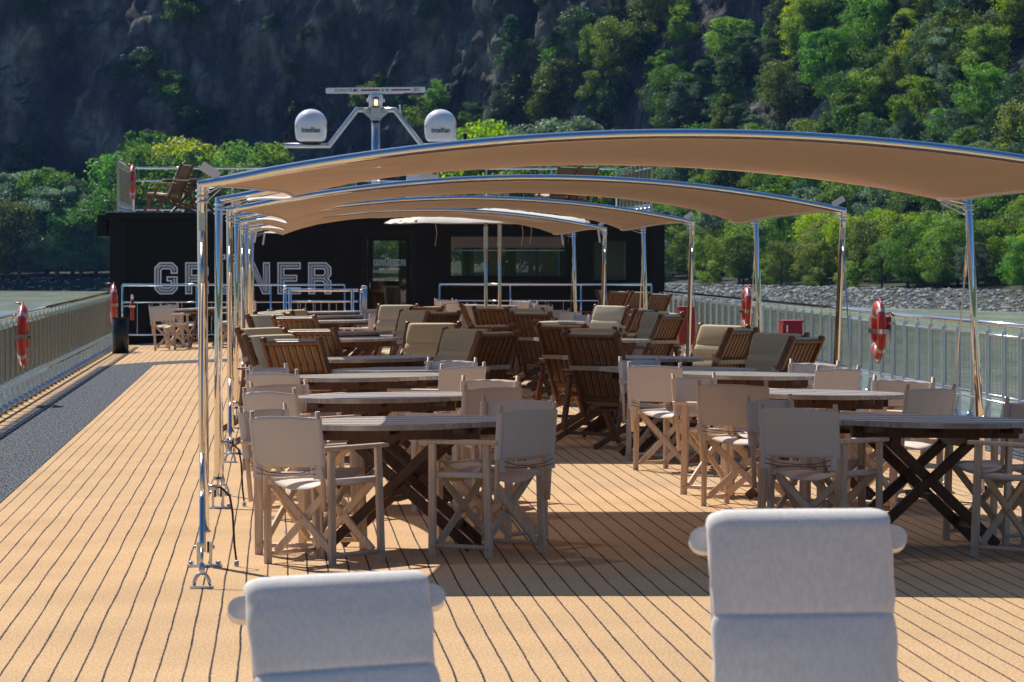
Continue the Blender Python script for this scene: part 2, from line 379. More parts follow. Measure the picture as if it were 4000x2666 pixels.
def place(o, x, y, phi, z=0.0, tilt=True):
    """stand o on the cambered deck, facing phi degrees from +Y towards +X"""
    m = Matrix.Rotation(-R(phi), 3, 'Z')
    if tilt: m = Matrix.Rotation(math.atan(2 * CAMBER * (x - XC)), 3, 'Y') @ m
    o.location = (x, y, dz(x) + z if tilt else z); o.rotation_euler = m.to_euler()
def text_mesh(txt, size, bold=0.0, extrude=0.0):
    cu = bpy.data.curves.new('text', 'FONT'); cu.body = txt; cu.size = size; cu.align_x = 'CENTER'; cu.align_y = 'CENTER'
    cu.offset = bold; cu.extrude = extrude; cu.resolution_u = 3
    ob = bpy.data.objects.new('text', cu); C.objects.link(ob)
    bpy.context.view_layer.update()
    me = bpy.data.meshes.new_from_object(ob.evaluated_get(bpy.context.evaluated_depsgraph_get()))
    bpy.data.objects.remove(ob); bpy.data.curves.remove(cu)
    return me
def text_obj(txt, size, material, parent, fn, bold=0.0, name='lettering', sx=1.0):
    """fn maps (x, y) of the flat text to a 3-D point"""
    me = text_mesh(txt, size, bold)
    for v in me.vertices: v.co = fn(v.co.x * sx, v.co.y)
    me.materials.clear(); me.materials.append(M[material]); me.name = name
    o = bpy.data.objects.new(name, me); C.objects.link(o); o.parent = parent
    return o
# outlined block letters with diagonal hatching
GLYPH = {
 'G': [[(.73,.64),(.73,.84),(.57,1),(.16,1),(0,.84),(0,.16),(.16,0),(.57,0),(.73,.16),(.73,.56),(.38,.56),(.38,.40),(.51,.40),(.51,.26),(.47,.22),(.26,.22),(.22,.26),(.22,.74),(.26,.78),(.47,.78),(.51,.74),(.51,.64)]],
 'R': [[(0,0),(0,1),(.57,1),(.73,.84),(.73,.60),(.64,.50),(.73,.40),(.73,0),(.51,0),(.51,.33),(.45,.39),(.22,.39),(.22,0)], [(.22,.61),(.22,.78),(.47,.78),(.51,.74),(.51,.65),(.47,.61)]],
 'U': [[(0,.16),(0,1),(.22,1),(.22,.26),(.26,.22),(.47,.22),(.51,.26),(.51,1),(.73,1),(.73,.16),(.57,0),(.16,0)]],
 'D': [[(.12,1.09),(.12,1.25),(.30,1.25),(.30,1.09)]], 'd': [[(.43,1.09),(.43,1.25),(.61,1.25),(.61,1.09)]],
 'N': [[(0,0),(0,1),(.24,1),(.51,.38),(.51,1),(.73,1),(.73,0),(.49,0),(.22,.62),(.22,0)]],
 'E': [[(0,0),(0,1),(.73,1),(.73,.78),(.22,.78),(.22,.61),(.62,.61),(.62,.39),(.22,.39),(.22,.22),(.73,.22),(.73,0)]],
}
def area(p): return sum(p[i][0]*p[(i+1)%len(p)][1]-p[(i+1)%len(p)][0]*p[i][1] for i in range(len(p)))/2
def inset(p, d):
    out = []; n = len(p)
    for i in range(n):
        a = Vector(p[i-1]); b = Vector(p[i]); c = Vector(p[(i+1)%n])
        d1 = (b-a).normalized(); d2 = (c-b).normalized(); n1 = Vector((-d1.y,d1.x)); n2 = Vector((-d2.y,d2.x))
        m = (n1+n2); m = m / max(m.dot(n1), .3) if m.length > 1e-6 else n1
        q = b + m*d; out.append((q.x, q.y))
    return out
def block_letters(mb, word, x0, z0, H, pitch, y, hatch=True, lw=.045):
    pos = []; k = 0
    for ch in word:
        if ch in 'Dd': pos.append(k-1)
        else: pos.append(k); k += 1
    for ch, k in zip(word, pos):
        loops = []
        for i, lp in enumerate(GLYPH[ch]):
            if (area(lp) > 0) != (i == 0): lp = lp[::-1]
            loops.append(lp)
        T = lambda p: (x0 + k*pitch + p[0]*H, y, z0 + p[1]*H)
        for lp in loops:
            q = inset(lp, lw); n = len(lp)
            mb.add([T(p) for p in lp] + [T(p) for p in q], [(i,(i+1)%n,n+(i+1)%n,n+i) for i in range(n)])
        if not hatch or ch in 'Dd': continue
        ins = [inset(lp, lw+.028) for lp in loops]
        c = -1.0
        while c < 1.1:                       # lines y = x + c
            ts = []
            for lp in ins:
                for i in range(len(lp)):
                    (ax, ay), (bx, by) = lp[i], lp[(i+1)%len(lp)]
                    fa = ay-ax-c; fb = by-bx-c
                    if (fa > 0) != (fb > 0): ts.append(ax + (bx-ax)*fa/(fa-fb))
            ts.sort()
            for j in range(0, len(ts)-1, 2):
                a, b = ts[j], ts[j+1]
                if b-a < .015: continue
                h = .0095
                mb.add([T((a-h,a+c+h)),T((a+h,a+c-h)),T((b+h,b+c-h)),T((b-h,b+c+h))], [(0,1,2,3)])
            c += .062
# ------------------------------------------------------------------ river, banks and hills
WZ = -6.5
BANK = [(230,180),(190,300),(150,430),(122,510),(103,590),(86,652),(60,745),(15,850),(-40,930),(-110,965),(-220,985),(-380,1000)]
def catmull(P, n):
    out = []
    for i in range(len(P)-1):
        p0 = Vector(P[max(i-1,0)]); p1 = Vector(P[i]); p2 = Vector(P[i+1]); p3 = Vector(P[min(i+2,len(P)-1)])
        for k in range(n):
            t = k/n
            out.append(.5*((2*p1)+(p2-p0)*t+(2*p0-5*p1+4*p2-p3)*t*t+(3*p1-p0-3*p2+p3)*t**3))
    out.append(Vector(P[-1])); return out
_b = catmull(BANK, 24); _L = [0.0]
for i in range(1, len(_b)): _L.append(_L[-1] + (_b[i]-_b[i-1]).length)
BL = _L[-1]
import bisect
def bank(t):
    """t metres along the shore -> (point, outward normal)"""
    t = max(0, min(BL-.01, t)); i = bisect.bisect_right(_L, t) - 1
    f = (t-_L[i])/(_L[i+1]-_L[i]); p = _b[i].lerp(_b[i+1], f)
    j0 = max(i-6, 0); j1 = min(i+7, len(_b)-1); d = (_b[j1]-_b[j0]).normalized()
    return p, Vector((d.y, -d.x))
def sm(a, b, x): x = max(0, min(1, (x-a)/(b-a))); return x*x*(3-2*x)
T0 = next(l for l, p in zip(_L, _b) if p.y > 838)          # the cliff takes over from the wooded slope here
def prof(u, t):
    """height above deck level, u metres behind the water's edge"""
    wcl = sm(T0-25, T0+45, t)
    if u < 9: zb = WZ - .6 + 3.3*(u/9)
    elif u < 30: zb = WZ + 2.7 + 1.9*(u-9)/21
    else: zb = WZ + 4.6
    zs = zb + max(0, u-30)*(.80 + .25*sm(30, 90, u))
    zc = zb + max(0, min(u,52)-32)*.55 + max(0, min(u-52, 19.5))*3.4 + max(0, u-71.5)*.22
    return zs*(1-wcl) + zc*wcl, wcl
def ground(t, u):
    p, n = bank(t); q = p + n*u; z, wcl = prof(u, t)
    P = Vector((q.x, q.y, z))
    a = sm(30, 60, u)
    if a > 0:
        l = noise.noise(Vector((P.x*.020, P.y*.020, P.z*.012)))
        m = 1-abs(noise.noise(Vector((P.x*.060+7, P.y*.060, P.z*.022))))*2
        w1 = P.z*.5 + P.x*.3
        s = .5-abs(noise.noise(Vector((P.x*.13+w1*.05, P.y*.13, P.z*.075+3))))*2
        q2 = .5-abs(noise.noise(Vector((P.x*.33, P.y*.33+w1*.1, P.z*.17))))*2
        q3 = noise.noise(Vector((P.x*.8, P.y*.8, P.z*.6+w1*.2)))
        d = (l*8 + m*3.4 + s*2.2 + q2*1.3 + q3*.6) * (wcl + .42*(1-wcl)) * a
        # spurs of bare rock that stand out of the wooded slope
        for (ts, us, hw, amp) in SPURS:
            e = ((t-ts)/hw)**2 + ((u-us)/(hw*1.25))**2
            if e < 4: P.z += amp*math.exp(-e*1.3)*(.75+.5*m*.5)
        P -= Vector((n.x, n.y, 0))*d*1.0
        P.z += s*1.2*a
    return P
SPURS = [(T0-12, 76, 11, 10), (T0+2, 52, 7, 6), (T0-75, 62, 9, 8), (T0-140, 72, 9, 7)]
def terrain():
    mb = MB(); us = [0,3,6,9,14,20,26,30,33,36,39,42,45,48,51]
    u = 52
    while u < 104: us.append(u); u += .38 if u < 84 else 1.4
    while u < 250: us.append(u); u += 8
    ts = []; t = 0
    while t < BL:
        ts.append(t); y = bank(t)[0].y; x = bank(t)[0].x
        t += 1.1 if (y > 560 and x > -130) else 9
    nu = len(us)
    vs = [ground(t, u) for t in ts for u in us]
    fs = [(i*nu+j, (i+1)*nu+j, (i+1)*nu+j+1, i*nu+j+1) for i in range(len(ts)-1) for j in range(nu-1)]
    mb.add(vs, [f[::-1] for f in fs], True)
    o = mb.build('hillside', 'cliff_rock'); tag(o, kind='structure')
    m = bpy.data.materials.new('hill_ground'); t, N, L, b = nodes_of(m); M['hill_ground'] = m
    # rock where steep, grass and scrub where flatter
    src = M['cliff_rock']; t2 = src.node_tree; n2 = t2.nodes; l2 = t2.links; bb = n2['Principled BSDF']
    rampout = bb.inputs['Base Color'].links[0].from_socket
    ge = n2.new('ShaderNodeNewGeometry'); sp = n2.new('ShaderNodeSeparateXYZ'); l2.new(ge.outputs['True Normal'], sp.inputs[0])
    nz = n2.new('ShaderNodeTexNoise'); nz.inputs['Scale'].default_value = .06; nz.inputs['Detail'].default_value = 6
    tcc = n2.new('ShaderNodeTexCoord'); l2.new(tcc.outputs['Object'], nz.inputs['Vector'])
    ad = n2.new('ShaderNodeMath'); ad.operation = 'MULTIPLY_ADD'; l2.new(nz.outputs['Fac'], ad.inputs[0]); ad.inputs[1].default_value = .9; l2.new(sp.outputs[2], ad.inputs[2])
    mr = n2.new('ShaderNodeMapRange'); mr.inputs[1].default_value = 1.22; mr.inputs[2].default_value = 1.36; l2.new(ad.outputs[0], mr.inputs[0])
    mx = n2.new('ShaderNodeMix'); mx.data_type = 'RGBA'; mx.inputs[7].default_value = (.030, .036, .012, 1)
    l2.new(mr.outputs[0], mx.inputs[0]); l2.new(rampout, mx.inputs[6]); l2.new(mx.outputs[2], bb.inputs['Base Color'])
    # opposite shore behind the camera and plain under the water
    wb = MB(); wb.add([(-780,-780,WZ),(780,-780,WZ),(780,1380,WZ),(-780,1380,WZ)], [(0,1,2,3)])
    tag(wb.build('river_water', 'river_water'), kind='structure')
terrain()
def rear_hills():
    """the valley sides behind and beside the camera: they show in the glass and the polished steel"""
    mb = MB(); na, nr = 150, 14; vs = []
    for i in range(na+1):
        az = R(42 + 286*i/na)
        for j in range(nr+1):
            f = j/nr; r = 430 + 240*f + 60*noise.noise(Vector((math.sin(az)*2, math.cos(az)*2, 5)))
            z = WZ - 1 + (95 + 55*noise.noise(Vector((math.sin(az)*3, math.cos(az)*3, 1))))*f**.8 + 7*noise.noise(Vector((math.sin(az)*30, math.cos(az)*30, f*9)))*min(1, f*5)
            vs.append((r*math.sin(az), r*math.cos(az), z))
    mb.add(vs, [(i*(nr+1)+j, (i+1)*(nr+1)+j, (i+1)*(nr+1)+j+1, i*(nr+1)+j+1) for i in range(na) for j in range(nr)])
    mat('far_forest', (.010, .020, .008), (.038, .06, .018), ns=.05, detail=8, rough=.9, bump=1, bs=.15)
    tag(mb.build('far_hillside', 'far_forest'), kind='structure')
rear_hills()
def riprap():
    rnd = random.Random(5); mb = MB()
    ico = [(0,0,1)] + [(math.cos(2*PI*k/5)*.9, math.sin(2*PI*k/5)*.9, .42) for k in range(5)] + [(math.cos(2*PI*(k+.5)/5)*.9, math.sin(2*PI*(k+.5)/5)*.9, -.42) for k in range(5)] + [(0,0,-1)]
    fc = [(0,1+k,1+(k+1)%5) for k in range(5)] + [(1+k,6+k,1+(k+1)%5) for k in range(5)] + [(1+(k+1)%5,6+k,6+(k+1)%5) for k in range(5)] + [(11,6+(k+1)%5,6+k) for k in range(5)]
    for i in range(12000):
        t = rnd.uniform(250, BL-220); u = rnd.uniform(-.5, 10.5)
        p, n = bank(t)
        if p.y > 850 and rnd.random() < .8: continue
        q = p + n*u; z = WZ - .6 + 3.3*(max(u,0)/9) if u < 9 else WZ+2.7
        s = rnd.uniform(.16, .46) * (1.25 if rnd.random() < .12 else 1)
        rm = Matrix.Rotation(rnd.uniform(0,6.28),3,'Z') @ Matrix.Rotation(rnd.uniform(-.6,.6),3,'X')
        sx, sy, sz = rnd.uniform(.8,1.5), rnd.uniform(.7,1.1), rnd.uniform(.45,.8)
        vs = [rm @ Vector((x*sx*rnd.uniform(.8,1.2)*s, y*sy*rnd.uniform(.8,1.2)*s, zz*sz*s)) + Vector((q.x, q.y, z)) for x,y,zz in ico]
        mb.add(vs, fc)
    o = mb.build('riprap', 'riprap_stone'); tag(o, 'band of loose grey boulders along the water edge', 'boulders', kind='stuff')
riprap()
# ------------------------------------------------------------------ trees
def crown_mesh(seed, n, leaf, shape, lobes, clump=.17):
    """a crown in a box about 1 high (z .16-1): many leaf faces gathered in clumps along the limbs"""
    rnd = random.Random(seed); vs = []; fs = []
    def prof_r(h):
        if shape == 'round': return .36*math.sqrt(max(0, 1-((h-.5)/.52)**2))
        if shape == 'cone': return .25*(1.02-h)**.75 + .02
        if shape == 'column': return .17*math.sqrt(max(0, 1-((h-.48)/.54)**2))*(1+.2*math.sin(h*9))
        if shape == 'bush': return .55*math.sqrt(max(0, 1-((h-.35)/.68)**2))
        return .30*math.sqrt(max(0, 1-((h-.52)/.5)**2))
    cl = []
    for i in range(lobes):
        h = rnd.uniform(.03, .97); a = rnd.uniform(0, 2*PI); rr = prof_r(h)*rnd.uniform(.45, 1.12)
        cl.append((rr*math.cos(a), rr*math.sin(a), .12+.88*h, clump*rnd.uniform(.45, 1.25)*(.55+.5*min(1, prof_r(h)/.25))))
    k = n // lobes
    for cx, cy, cz, cr in cl:
        for i in range(k):
            d = Vector((rnd.gauss(0,1), rnd.gauss(0,1), rnd.gauss(0,1))).normalized()
            rr = cr * (rnd.random()**.45)
            p = Vector((cx, cy, cz)) + Vector((d.x*rr, d.y*rr, d.z*rr*.62 - .1*rr))
            nn = (d + Vector((rnd.gauss(0,.6), rnd.gauss(0,.6), rnd.gauss(0,.6)+.25))).normalized()
            a = nn.orthogonal().normalized(); a.rotate(Matrix.Rotation(rnd.uniform(0,6.28),3,nn)); b = nn.cross(a)
            s = leaf*rnd.uniform(.6, 1.35); o = len(vs)
            vs += [p-a*s, p-b*s*.6, p+a*s*1.1, p+b*s*.6]
            fs.append((o,o+1,o+2,o+3))
    return vs, fs, cl
def tree_proto(name, seed, n, leaf, shape, lobes, mat_leaf, clump=.17):
    root = bpy.data.objects.new(name, None); C.objects.link(root)
    vs, fs, cl = crown_mesh(seed, n, leaf, shape, lobes, clump)
    mb = MB(); mb.add(vs, fs); mb.build('crown', mat_leaf, root)
    rnd = random.Random(seed+99); tb = MB()
    pts = [Vector((0,0,-.06))]
    for i in range(1, 7): pts.append(Vector((rnd.uniform(-.012,.012)*i, rnd.uniform(-.012,.012)*i, .13*i)))
    tb.tube(pts, [.028,.024,.020,.017,.013,.009,.004], 6)
    for cx, cy, cz, cr in cl[:9]:
        s = pts[max(1, min(5, int(cz*5)-1))]
        tb.tube([s, s.lerp(Vector((cx,cy,cz)), .5)+Vector((0,0,.02)), Vector((cx,cy,cz))], [.009,.006,.002], 4)
    tb.build('trunk', 'bark', root)
    return root
PROTO = {
 'a': tree_proto('broadleaf_tree', 1, 13000, .0140, 'round', 60, 'leaf_green'),
 'b': tree_proto('broadleaf_tree', 2, 13000, .0135, 'oval', 66, 'leaf_green', .14),
 'c': tree_proto('broadleaf_tree', 3, 12000, .0145, 'round', 54, 'leaf_olive'),
 'd': tree_proto('conifer_tree', 4, 10000, .0115, 'cone', 80, 'leaf_dark', .11),
 'e': tree_proto('willow_tree', 5, 13000, .0130, 'oval', 70, 'leaf_silver', .12),
 'f': tree_proto('broadleaf_tree', 6, 12500, .0140, 'oval', 58, 'leaf_yellow', .16),
 'g': tree_proto('poplar_tree', 7, 13000, .0110, 'column', 90, 'leaf_green', .10),
 'h': tree_proto('shrub', 8, 6000, .026, 'bush', 34, 'leaf_green', .24),
 'i': tree_proto('shrub', 9, 5000, .026, 'bush', 30, 'leaf_dark', .24),
 'j': tree_proto('broadleaf_tree', 10, 13000, .0135, 'round', 70, 'leaf_dark', .15),
}
index_kids(None)
_used = set()
KIND = {'a': ('dense mid green round tree', 'tree'), 'b': ('tall oval mid green tree', 'tree'), 'c': ('olive green spreading tree', 'tree'),
        'd': ('narrow dark pointed conifer', 'tree'), 'e': ('silvery grey green tree', 'tree'), 'f': ('bright yellow green tree', 'tree'),
        'g': ('slender upright poplar', 'tree'), 'h': ('low green shrub', 'shrub'), 'i': ('small dark shrub', 'shrub'), 'j': ('heavy dark green tree', 'tree')}
def plant(k, P, h, rz, wid, where, group):
    if k in _used: o = copy_tree(PROTO[k])
    else: o = PROTO[k]; _used.add(k)
    o.location = P; o.rotation_euler = (0, 0, rz); o.scale = (h*wid, h*wid, h)
    tag(o, KIND[k][0] + ' ' + where, KIND[k][1], KIND[k][0] + 's ' + group)
def px_of(P):
    """rough bearing of a point, in photo widths, used to leave out what no view can show"""
    return 637 + 9804*P[0]/P[1], 583 - 9804*(P[2]-1.68)/P[1]
def forest():
    rnd = random.Random(11); done = []
    def far(P, d):
        for Q in done:
            if (Q-P).length_squared < d*d: return False
        return True
    # tall trees along the foot of the cliff, straight behind the ship and on the left shore
    t_at = lambda x: min(range(len(_b)), key=lambda i: abs(_b[i].x-x) + (1000 if _b[i].y < 700 else 0))
    n = 0
    def stand(x, u):
        """the spot u metres behind the shore whose x is nearest"""
        return min((ground(_L[i], u) for i in range(len(_b)) if _b[i].y > 700), key=lambda P: abs(P.x-x))
    for xx, u, k, h in [(-80,15,'b',22),(-74,20,'a',22),(-68,14,'b',21),(-62,18,'e',23),(-57,12,'c',18),(-53,18,'b',24),(-49,12,'e',20),(-46,18,'j',21),(-42.5,12,'a',17),(-40,17,'e',18),
                        (-34.5,22,'b',27),(-30.5,24,'g',32),(-28.5,20,'g',29),(-33,15,'a',16),(-24,22,'a',27),(-19.5,24,'f',29),(-15,22,'a',27),(-12,20,'b',22),
                        (-6.5,24,'g',29),(-3.5,22,'b',25),(-.8,23,'g',28.5),(2,20,'a',17),(8,20,'a',13),(14,22,'b',12),(20,20,'a',13),(27,22,'a',14),
                        (38,24,'a',25),(42,23,'f',30),(45.5,24,'f',27),(49,22,'a',22),(52,28,'e',29),(56,30,'e',30),(60,26,'a',23)]:
        P = stand(xx, u)
        where = 'growing at the left river bank below the dark cliff' if xx < -38 else 'rising behind the sun deck at the foot of the cliff'
        plant(k, P, h, rnd.uniform(0,6.3), rnd.uniform(.9,1.15), where, 'left shore' if xx < -38 else 'cliff foot'); done.append(P); n += 1
    # right shore: a row of trees behind the boulders, then the slope
    tries = 0; m = 0
    while m < 74 and tries < 4000:
        tries += 1; t = rnd.uniform(160, T0+20); u = rnd.uniform(9.5, 29)
        P = ground(t, u); x, y = px_of(P)
        if x < 1420 or x > 2600 or not far(P, 4.3): continue
        h = rnd.uniform(6.0, 10.5) + (u-10)*.12; k = rnd.choice('aaabbceefffaf')
        if u < 14 and rnd.random() < .6: k = 'h'; h = rnd.uniform(2.2, 4.2)
        plant(k, P, h, rnd.uniform(0,6.3), rnd.uniform(.85,1.2), 'in the row above the boulders on the right bank', 'right bank'); done.append(P); m += 1
    tries = 0; m = 0
    while m < 255 and tries < 20000:
        tries += 1; t = rnd.uniform(120, T0+45); u = rnd.uniform(30, 112)
        P = ground(t, u); x, y = px_of(P)
        if x < 1100 or x > 2620 or y < -90 or not far(P, 4.3): continue
        if any(((t-ts)/hw)**2 + ((u-us+hw*.7)/(hw*1.1))**2 < 1.0 for ts, us, hw, a in SPURS): continue
        if t > T0-20 and rnd.random() < .6: continue
        h = rnd.uniform(8, 14.5); k = rnd.choice('aaabbbccdjjjdefaeh')
        if k == 'h': h = rnd.uniform(3, 5)
        if k == 'd': h = rnd.uniform(9, 15)
        plant(k, P, h, rnd.uniform(0,6.3), rnd.uniform(.85,1.2), 'on the steep wooded hillside', 'wooded hillside'); done.append(P); m += 1
    # scrub that clings to the cliff
    m = 0; tries = 0
    while m < 46 and tries < 3000:
        tries += 1; t = rnd.uniform(T0-90, BL-200); u = rnd.uniform(50, 76)
        P = ground(t, u); x, y = px_of(P)
        if x < -120 or x > 1700 or y < -60 or y > 470 or not far(P, 5): continue
        k = 'i' if rnd.random() < .75 else 'h'
        if t < T0: k = 'h'
        plant(k, P, rnd.uniform(3, 9), rnd.uniform(0,6.3), rnd.uniform(.8,1.3), 'clinging to the shaded rock face', 'cliff face'); done.append(P); m += 1
    print('trees', len(done))
forest()
# ------------------------------------------------------------------ ship: hull, deck, track
def ship_deck():
    mb = MB(); xs = [-3.5 + 11.4*i/40 for i in range(41)]; ys = [-12, 0, 20, 40, 60, 80, 100]
    n = len(ys)
    mb.add([(x, y, dz(x)) for x in xs for y in ys], [(i*n+j, (i+1)*n+j, (i+1)*n+j+1, i*n+j+1) for i in range(40) for j in range(n-1)], True)
    tag(mb.build('deck', 'deck_carpet'), kind='structure')
    hb = MB(); hb.box(-3.52, -14, WZ-.5, 7.92, 102, -.24)
    tag(hb.build('ship_hull', 'hull_paint'), kind='structure')
    # running track: a rounded ring of black carpet
    def loop(x0, y0, x1, y1, r, nx=16, ny=20, nc=8):
        P = []
        cs = [(x1-r, y0+r, -90), (x1-r, y1-r, 0), (x0+r, y1-r, 90), (x0+r, y0+r, 180)]
        for ci, (cx, cy, a0) in enumerate(cs):
            for k in range(nc+1):
                a = R(a0+90*k/nc); P.append((cx+r*math.cos(a), cy+r*math.sin(a)))
            nxt = cs[(ci+1)%4]; a = R(nxt[2]); q = (nxt[0]+r*math.cos(a), nxt[1]+r*math.sin(a)); p = P[-1]
            m = ny if ci % 2 == 0 else nx
            for k in range(1, m): P.append((p[0]+(q[0]-p[0])*k/m, p[1]+(q[1]-p[1])*k/m))
        return P
    out = loop(-2.86, 14.0, 7.26, 70.3, 1.5); inn = loop(-1.97, 16.0, 6.37, 68.4, .35); inn = [(x, y + (max(0, abs(x-XC)-1.2)*.42 if y < 30 else 0)) for x, y in inn]
    n = len(out); tb = MB()
    tb.add([(x,y,dz(x)+.005) for x,y in out] + [(x,y,dz(x)+.005) for x,y in inn], [(i,(i+1)%n,n+(i+1)%n,n+i) for i in range(n)], True)
    tag(tb.build('running_track', 'track_carpet'), kind='structure')
    # deck edge gutters under the railings
    gb = MB()
    gb.box(-3.50, -12, dz(-3.3)-.02, -3.24, 100, dz(-3.3)+.035); gb.box(7.62, -12, dz(7.6)-.02, 7.90, 100, dz(7.6)+.035)
    tag(gb.build('deck_gutter', 'satin_steel'), kind='structure')
ship_deck()
# ------------------------------------------------------------------ railings
def side_rail(x, y0, y1, zb, label, step=1.0, z_rails=(1.10, .98, .34), name='guard_railing', posts_from=None, dark_cap=True):
    t = thing(name, (x, y0, zb), label, 'railing'); L = y1-y0
    n = int(round(L/step)); sgn = 1 if x < XC else -1
    mb = MB(); mb.tube([(0,0,z_rails[0]),(0,L,z_rails[0])], .026, 12); mb.build('top_rail', 'steel', t)
    mb = MB(); mb.tube([(0,0,z_rails[1]),(0,L,z_rails[1])], .013, 8); mb.build('middle_rail', 'steel', t)
    mb = MB(); mb.tube([(0,0,z_rails[2]),(0,L,z_rails[2])], .016, 8); mb.tube([(.05*sgn,0,z_rails[2]-.05),(.05*sgn,L,z_rails[2]-.05)], .012, 6); mb.build('bottom_rail', 'steel', t)
    # one post: flat bar with an arched head, cap clip and a clamp foot
    pm = MB(); hw = .029
    prof_ = [(-hw,0),(hw,0),(hw,1.0)] + [(hw*math.cos(R(a)), 1.0+.045*math.sin(R(a))) for a in range(20,180,20)] + [(-hw,1.0)]
    pm.prism(prof_, -.005, .005, lambda a,b,c: (a, c, b))
    pm.box(-.006, -.02, .98, .006, .02, z_rails[0])
    foot = MB(); foot.lathe([(.0,.12),(.025,.115),(.038,.095),(.042,.05),(.038,.01),(.0,.01)], 10, (.04*sgn,0,0)); foot.bar((.04*sgn,0,.10),(0,0,.26),.03,.03)
    rods = MB()
    for k in range(1, 12): rods.tube([(0,k*step/12,z_rails[2]),(0,k*step/12,z_rails[1])], .0034, 5, caps=False)
    p0 = f0 = r0 = None
    for i in range(n+1):
        if p0 is None:
            p0 = pm.build('post', 'mirror_plate' if x < XC or zb > 1 else 'satin_plate', t); f0 = foot.build('post_foot', 'satin_steel', p0); p = p0
        else:
            p = p0.copy(); C.objects.link(p); p.parent = t; f = f0.copy(); C.objects.link(f); f.parent = p
        p.location = (0, i*step, 0)
        if i < n:
            if r0 is None: r0 = rods.build('baluster_panel', 'rod_steel', t); r = r0
            else: r = r0.copy(); C.objects.link(r); r.parent = t
            r.location = (0, i*step, 0)
    return t
side_rail(-3.15, 34, 84, dz(-3.15), 'long mirror steel railing along the left edge of the deck')
side_rail(7.55, 30, 84, dz(7.55), 'long steel railing with thin balusters along the right edge of the deck')
side_rail(-3.2, 86.4, 94.4, 2.50, 'short mirror steel railing on the left edge of the bar roof', step=1.0, z_rails=(1.06, .93, .18))
side_rail(7.6, 86.4, 94.4, 2.50, 'short mirror steel railing on the right edge of the bar roof', step=1.0, z_rails=(1.06, .93, .18))
def cross_rail(x0, x1, y, zb, label, h=1.05, gaps=(), name='guard_railing', rods=.36, hmid=.78, hlow=.14, nst=3):
    t = thing(name, ((x0+x1)/2, y, zb), label, 'railing'); a = (x0-x1)/2; b = -a
    mb = MB(); mb.tube([(a,0,h),(b,0,h)], .025, 12); mb.build('top_rail', 'steel', t)
    mb = MB(); mb.tube([(a,0,hmid),(b,0,hmid)], .014, 8); mb.build('middle_rail', 'steel', t)
    mb = MB(); mb.tube([(a,0,hlow),(b,0,hlow)], .014, 8); mb.build('bottom_rail', 'steel', t)
    for i in range(nst+1):
        x = a + (b-a)*i/nst; mb = MB()
        mb.tube([(x,0,0),(x,0,h)], .018, 8); mb.lathe([(0,.02),(.05,.02),(.055,0)], 10, (x,0,0)); mb.build('post', 'steel', t)
    k = max(2, int((b-a)/rods)); mb = MB()
    for i in range(1, k):
        x = a+(b-a)*i/k; mb.tube([(x,0,hlow),(x,0,hmid)], .0065, 5, caps=False)
    mb.build('balusters', 'steel', t)
    return t
cross_rail(-3.04, 1.33, 84.2, dz(-1), 'steel railing below the large white lettering', 1.12, nst=3, rods=.29)
cross_rail(3.2, 7.4, 84.2, dz(5.5)+.03, 'steel railing in front of the bar window', 1.10, nst=3, rods=.33)
cross_rail(-3.15, .1, 94.2, 2.5, 'steel railing across the bar roof behind the lone recliner', 1.06, nst=3, rods=.3)
cross_rail(.3, 7.5, 94.2, 2.5, 'steel railing across the bar roof below the mast', 1.06, nst=5, rods=.33)
# guard round the stair opening
def stair_rail():
    t = thing('stair_railing', (.14, 76, dz(.8)), 'polished steel guard rail round the stair opening with white posts', 'railing')
    mb = MB(); mb.tube([(0.09,0,1.04),(1.30,0,1.04)], .028, 12); mb.build('top_rail', 'steel', t)
    mb = MB(); mb.tube([(0.09,0,.84),(1.30,0,.84)], .016, 8); mb.build('middle_rail', 'steel', t)
    for x in (.09, 1.2):
        mb = MB(); mb.tube([(x,0,0),(x,0,1.06)], .028, 10); mb.build('post', 'steel', t)
    for x in (0, 1.36):
        for k in range(4):
            mb = MB(); y = .35*k; z1 = 1.06 if k else 1.0
            mb.tube([(x+.03*(k if x else 0),y,0),(x+.03*(k if x else 0),y,z1)], .032, 10)
            mb.lathe([(.032,0),(.036,.02),(.03,.05),(.0,.06)], 10, (x+.03*(k if x else 0),y,z1)); mb.build('post', 'mirror_plate', t)
    mb = MB()
    for i in range(1, 9): mb.tube([(.09+.137*i,.02,.05),(.09+.137*i,.02,.84)], .008, 5, caps=False)
    mb.build('balusters', 'steel', t)
stair_rail()
